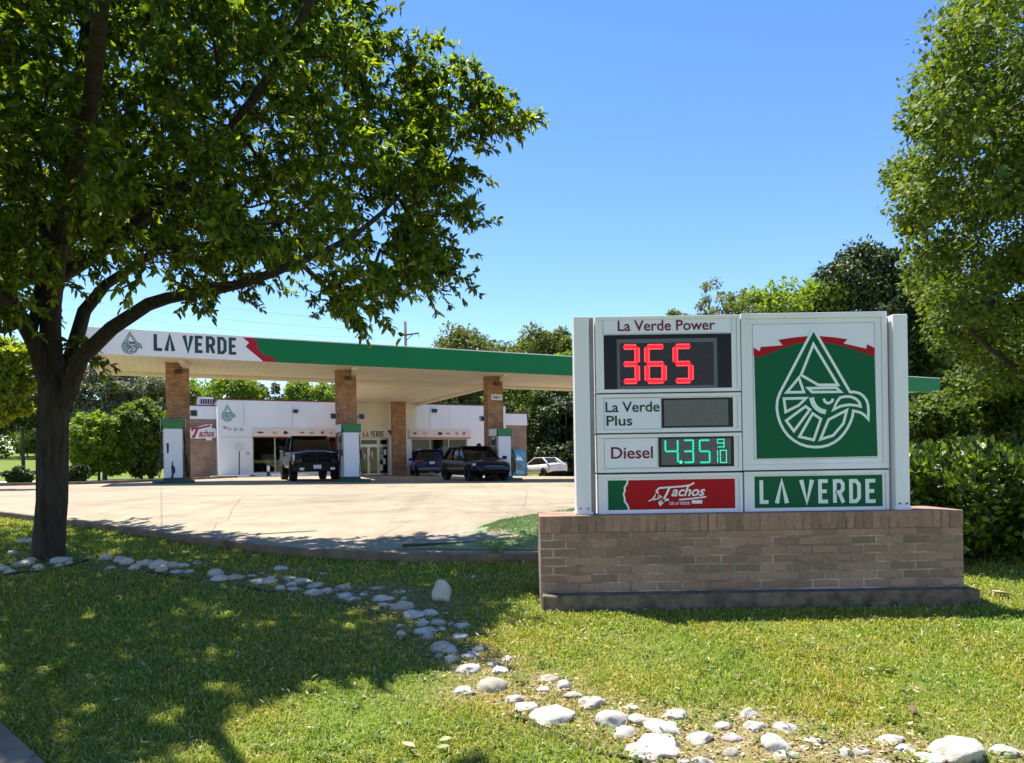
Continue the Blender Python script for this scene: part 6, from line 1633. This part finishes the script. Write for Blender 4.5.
# ------------------------------------------------------------------ loose artificial turf on the lot edge
def turf():
    base = ground_hit(475, 545, Gz)
    t = thing('turf_mat', 'crumpled piece of green artificial turf lying on the lot edge beside the sign', 'turf mat', base)
    c = [ground_hit(398, 549, Gz), ground_hit(560, 551, Gz), ground_hit(585, 508, Gz), ground_hit(472, 526, Gz)]
    nu, nv = 60, 40; V = []; 
    for i in range(nu):
        for j in range(nv):
            a, b = i / (nu - 1), j / (nv - 1)
            p = c[0] * (1 - a) * (1 - b) + c[1] * a * (1 - b) + c[2] * a * b + c[3] * (1 - a) * b
            z = float(Gz(p.x, p.y)) + .012
            z += .055 * math.exp(-((b - .10) / .07) ** 2) * (.35 + .65 * a) + .045 * math.exp(-((b - .42 - .05 * math.sin(a * 5)) / .10) ** 2) * a + .018 * math.sin(a * 9 + b * 4) * b * (1 - b)
            z += .035 * math.exp(-((a - .3) / .08) ** 2 - ((b - .5) / .3) ** 2)
            V.append((p.x - base.x, p.y - base.y, z - base.z))
    i = (np.arange(nu - 1)[:, None] * nv + np.arange(nv - 1)[None]).ravel()
    F = np.stack([i, i + nv, i + nv + 1, i + 1], 1); V = np.array(V)
    me = fastmesh('pile', V, [F])
    m, nt, b = newmat('green artificial turf'); v = coords(nt); f = noise(nt, v, 60, 3); g_ = noise(nt, v, 3, 4)
    cc = mixc(nt, .6, ramp(nt, g_, [(.3, (.17, .25, .11)), (.7, (.24, .33, .16))]), ramp(nt, f, [(.3, (.5, .5, .5)), (.7, (1.3, 1.3, 1.3))]), 'MULTIPLY')
    nt.links.new(cc, b.inputs['Base Color']); b.inputs['Roughness'].default_value = .9; bump(nt, b, f, 1, .02)
    o = link('pile', me, m, t, True); sol = o.modifiers.new('thick', 'SOLIDIFY'); sol.thickness = .012; sol.offset = -1
    # short upright fibres
    n = 16000; u = rng.uniform(.0, 1, n); w = rng.uniform(0, 1, n)
    ii = np.minimum((u * (nu - 1)).astype(int), nu - 2); jj = np.minimum((w * (nv - 1)).astype(int), nv - 2); fu = (u * (nu - 1) - ii)[:, None]; fw = (w * (nv - 1) - jj)[:, None]
    Vr = V.reshape(nu, nv, 3)
    P = Vr[ii, jj] * (1 - fu) * (1 - fw) + Vr[ii + 1, jj] * fu * (1 - fw) + Vr[ii, jj + 1] * (1 - fu) * fw + Vr[ii + 1, jj + 1] * fu * fw
    k = u > .22 + .25 * (w < .6) * (1 - w); P = P[k]; n = len(P)
    D = np.array([0, 0, 1.]) + rng.normal(0, .4, (n, 3)); N = rng.normal(0, 1, (n, 3)); L = rng.uniform(.02, .04, n)
    fm = leaf_mat('turf fibres', (.13, .20, .09), (.19, .27, .12), (.26, .34, .17), trans=.2)
    fo = link('fibres', leaf_mesh('fibres', P, D, N, L, np.full(n, .008)), fm, t)
    # low patch at the mat's left corner, lot's tree shade put into its colour
    q = [(402, 547, .02), (428, 536, .045), (452, 529, .06), (466, 527, .05), (500, 531, .06), (520, 538, .05), (500, 543, .055), (466, 545, .06), (430, 547, .05)]
    pts = []
    for a, b_, h in q:
        p = ground_hit(a, b_, Gz); pts.append((p.x - base.x, p.y - base.y, float(Gz(p.x, p.y)) - base.z + h * .6))
    cpt = tuple(sum(p[k] for p in pts) / len(pts) for k in range(2)) + (sum(p[2] for p in pts) / len(pts) + .012,)
    n = len(pts); mb_ = MB().add(pts + [cpt] + [(x, y, z - .02) for x, y, z in pts], [(i, (i + 1) % n, n) for i in range(n)] + [(i, n + 1 + i, n + 1 + (i + 1) % n, (i + 1) % n) for i in range(n)])
    mb_.build('lot_shade_patch', plain('painted lot shade', (.30, .245, .175), .95, vary=.35, scale=8, bmp=.4), t, False, 0)
    # dark underside showing along the lifted front edge
    e = [(403, 548.5), (430, 547.5), (460, 546.5), (478, 545)]; m_ = MB(); vs = []
    for a, b_ in e:
        p = ground_hit(a, b_, Gz); z = float(Gz(p.x, p.y)); vs += [(p.x - base.x, p.y - base.y - .03, z - base.z + .006), (p.x - base.x, p.y - base.y - .02, z - base.z + .05), (p.x - base.x, p.y - base.y + .03, z - base.z + .05), (p.x - base.x, p.y - base.y + .03, z - base.z + .006)]
    fs = []
    for i in range(3):
        for k in range(4): fs.append((i * 4 + k, i * 4 + (k + 1) % 4, i * 4 + 4 + (k + 1) % 4, i * 4 + 4 + k))
    fs += [(0, 1, 2, 3), (15, 14, 13, 12)]
    m_.add(vs, fs).build('rubber_underside', M_black, t)
turf()

# ------------------------------------------------------------------ grass
def grass():
    n = 650000
    D = rng.uniform(2.5, 14, n); D = np.where(rng.uniform(0, 1, n) < .28, rng.uniform(2.5, 5.5, n), D)
    X = rng.uniform(-1, 1, n); X = np.sign(X) * np.where(np.abs(X) < .78, np.abs(X) / .78 * .86, .86 + (np.abs(X) - .78) / .22 * .45) * (D + .45)
    ok = (D < yfront(X) - .03 + np.where(X > 4.9, 5, 0))
    ok &= ~((X > x0s) & (X < x1s) & (D > DB - .16) & (D < DB + .62))
    # foot path corner
    rel = np.stack([X - c0.x, D - c0.y], 1); ok &= ~((rel @ np.array([nrm.x, nrm.y]) > 0.0))
    X, D = X[ok], D[ok]
    # bare soil round the rocks
    rk = np.array(ROCKXY); keep = np.ones(len(X), bool)
    soil = np.zeros(len(X))
    for x, y, w in rk:
        d = np.hypot(X - x, D - y); keep &= d > w * .72; soil = np.maximum(soil, np.exp(-(d / (w + .13)) ** 2))
    sun_side = smooth((X + 1.2) / 1.0)
    keep &= rng.uniform(0, 1, len(X)) > soil * (.40 + .30 * sun_side)
    patch = np.sin(X * 2.1 + 1.7 * np.sin(D * 1.3)) * np.sin(D * 2.7 + 1.1 * np.sin(X * 1.9))
    keep &= rng.uniform(0, 1, len(X)) > np.clip((patch - .55) * 1.1, 0, .5)
    td = np.hypot(X - tb_.x, D - tb_.y); keep &= rng.uniform(0, 1, len(X)) > np.exp(-(td / .55) ** 2) * .9
    X, D, soil, patch = X[keep], D[keep], soil[keep], patch[keep]; n = len(X); print('blades', n)
    Z = Lz(X, D) - .004
    tuft = .5 + .5 * np.sin(X * 7.3 + 2 * np.sin(D * 5.1)) * np.sin(D * 6.7 + 1.5 * np.sin(X * 4.3))
    h = .8 * (.020 + .030 * rng.uniform(0, 1, n) ** 1.5 + .020 * tuft * rng.uniform(0, 1, n)) * (1 - .35 * soil) * (1 + .03 * D)
    tall = rng.uniform(0, 1, n) < .006; h = np.where(tall, h * 1.9, h)
    w = (.0028 + .00085 * D) * rng.uniform(.7, 1.4, n)
    a = rng.uniform(0, 2 * np.pi, n); lean = rng.uniform(.35, 1.6, n)
    dx, dy = np.cos(a), np.sin(a); sx, sy = -dy, dx
    f = rng.uniform(0, 6.28, n); sx, sy = np.cos(f), np.sin(f)
    B = np.stack([X, D, Z], 1); S = np.stack([sx, sy, 0 * sx], 1) * (w / 2)[:, None]; Dn = np.stack([dx, dy, 0 * dx], 1)
    up = np.array([[0, 0, 1.]])
    M_ = B + up * (h * .62)[:, None] + Dn * (h * .28 * lean)[:, None]
    Tp = B + up * (h * (1 - .30 * lean))[:, None] + Dn * (h * lean * .85)[:, None]
    V = np.stack([B - S, B + S, M_ + S * .8, M_ - S * .8, Tp], 1).reshape(-1, 3); b = np.arange(n)[:, None] * 5
    me = fastmesh('lawn_grass', V, [b + np.array([[0, 1, 2, 3]]), b + np.array([[3, 2, 4]])])
    m = leaf_mat('lawn grass', (.125, .175, .018), (.24, .295, .032), (.38, .41, .072), trans=.32, rough=.55, straw=((.52, .42, .21), .12), tint=(1.3, (.80, .98, .85), (1.2, 1.03, 1.0)))
    o = link('lawn_grass', me, m); tag(o, 'short sunlit and shaded lawn grass with drier patches round the rocks', 'grass', None, 'stuff')
def scatter(n, lo, hi):
    D = rng.uniform(lo, hi, n); X = rng.uniform(-1, 1, n) * (.8 * D)
    ok = (D < yfront(X) - .1) & ~((X > x0s) & (X < x1s) & (D > DB - .2) & (D < DB + .65))
    ok &= ~(np.stack([X - c0.x, D - c0.y], 1) @ np.array([nrm.x, nrm.y]) > 0)
    return X[ok], D[ok]
def lawn_extras():
    # clover-like rosettes in patches
    cx_, cy_ = scatter(900, 2.7, 8.5); k = 9; i = np.repeat(np.arange(len(cx_)), k); n = len(i)
    a = rng.uniform(0, 6.28, n); r = rng.uniform(.004, .035, n); X = cx_[i] + r * np.cos(a); Y = cy_[i] + r * np.sin(a)
    P = np.stack([X, Y, Lz(X, Y) + rng.uniform(.012, .038, n)], 1); L = rng.uniform(.014, .032, n)
    m = leaf_mat('clover leaves', (.05, .10, .015), (.10, .17, .02), (.19, .25, .04), trans=.3)
    tag(link('lawn_weeds', leaf_mesh('lawn_weeds', P, np.stack([np.cos(a), np.sin(a), .25 + 0 * a], 1), np.array([0, 0, 1.]) + rng.normal(0, .3, (n, 3)), L, L * .75), m), 'low broad-leaved weeds mixed into the lawn grass', 'weeds', None, 'stuff')
    X, Y = scatter(9000, 2.6, 8.0); n = len(X); g_ = np.sin(X * 1.7 + 2 * np.sin(Y * 1.1)) * np.sin(Y * 2.1 + X); q = rng.uniform(0, 1, n) < .25 + .6 * np.clip(g_, 0, 1); X, Y = X[q], Y[q]; n = len(X)
    P = np.stack([X, Y, Lz(X, Y) + rng.uniform(.02, .042, n)], 1); L = rng.uniform(.015, .05, n)
    tag(link('lawn_thatch', leaf_mesh('lawn_thatch', P, np.stack([rng.normal(0, 1, n), rng.normal(0, 1, n), rng.normal(0, .25, n)], 1), np.array([0, 0, 1.]) + rng.normal(0, .3, (n, 3)), L, L * .22 + .002), M_lit), 'dry clippings and leaf scraps strewn through the lawn', 'clippings', None, 'stuff')
xa, xb = at(540.5, 560, DB).x, at(963.5, 560, DB).x
x0s, x1s = xa - .02, xb + .16
grass()
lawn_extras()
# ------------------------------------------------------------------ loose bits on the lawn
def dead_leaf(px, py, s, rz, label, col):
    g = ground_hit(px, py); u = np.linspace(0, 1, 7); vs = []; fs = []
    for i, t in enumerate(u):
        w = s * .32 * math.sin(math.pi * min(1, t * .92 + .06)); z = .02 + .35 * s * (t - .4) ** 2
        vs += [(t * s - s / 2, -w, z + w * .5), (t * s - s / 2, 0, z), (t * s - s / 2, w, z + w * .5)]
    for i in range(6):
        for k in range(2): fs.append((i * 3 + k, i * 3 + 3 + k, i * 3 + 4 + k, i * 3 + 1 + k))
    o = MB().add(vs, fs).build('fallen_leaf', plain('dry leaf %s' % label[:10], col, .8, vary=.4, scale=30), None, True)
    so_ = o.modifiers.new('thick', 'SOLIDIFY'); so_.thickness = .0015
    o.location = (g.x, g.y, g.z + .012); o.rotation_euler = (.08, -.06, rz); tag(o, label, 'leaf', 'fallen leaves')
dead_leaf(408, 753, .07, 2.6, 'curled tan dead leaf on the grass left of the two green fallen leaves', (.50, .36, .2))
dead_leaf(446, 747, .06, .25, 'upper of two pale green fallen leaves near the bottom edge', (.26, .30, .14))
dead_leaf(444, 755, .06, .1, 'lower of two pale green fallen leaves near the bottom edge', (.2, .23, .1))
dead_leaf(912, 716, .07, 1.2, 'small brown dead leaf on the sunny lawn below the emblem panel', (.16, .08, .045))
dead_leaf(738, 682, .05, .6, 'tiny dark dead leaf in the middle of the sunny lawn', (.14, .08, .05))
dead_leaf(1001, 598, .14, 2.9, 'pale scrap lying on the grass right of the sign ledge', (.6, .5, .38))
def weed(px, py, h, n, label, kind):
    g = ground_hit(px, py); t = thing('weed', label, 'weed', g, 0, 'weeds in the lawn')
    st = MB(); Ps = []; Ds = []
    for i in range(n):
        a = 6.2832 * i / n + rng.uniform(0, .6); r_ = h * rng.uniform(.3, .8); top = Vector((math.cos(a) * r_ * .7, math.sin(a) * r_ * .7, h * rng.uniform(.6, 1)))
        st.tube([(0, 0, -.01), top * .5 + Vector((0, 0, h * .12)), top], [.003, .0025, .0015], 5)
        for k in range(9):
            f = .3 + .7 * k / 8; q = top * f + Vector((0, 0, h * .2 * f * (1 - f))); Ps.append(q); Ds.append(Vector((math.cos(a + k * 2.2), math.sin(a + k * 2.2), .4)))
    st.build('stems', plain('green stem', (.10, .14, .03), .6), t, True)
    n_l = len(Ps)
    link('foliage', leaf_mesh('foliage', np.array(Ps), np.array(Ds), np.tile([0, 0, 1.], (n_l, 1)) + rng.normal(0, .3, (n_l, 3)), rng.uniform(.03, .055, n_l) * h / .16, rng.uniform(.018, .028, n_l) * h / .16), KINDS_[kind], t)
weed(60, 676, .12, 6, 'bright broad-leaved weed catching sun in the shaded lawn, bottom left', 'light')
weed(497, 562, .18, 5, 'pale leafy weed sprig by the kerb left of the sign base', 'light')
weed(541, 590, .20, 5, 'leafy weed growing against the left end of the brick sign base', 'light')
weed(168, 672, .08, 6, 'small sunlit weed in the middle of the shaded lawn', 'light')
# dark timber scrap on the lot behind the left sign post
g = ground_hit(571, 516, Gz)
sb_ = thing('timber_scrap', 'small dark scrap of board lying on the lot behind the left sign post', 'scrap', g)
MB().box((-.12, -.02, .01), (.26, .03, .055)).build('board', plain('dark scrap wood', (.03, .022, .018), .8), sb_, False, .005)
MB().box((-.08, .035, .0), (.0, .10, .05)).build('block', plain('brown scrap wood', (.12, .07, .045), .8), sb_, False, .005)
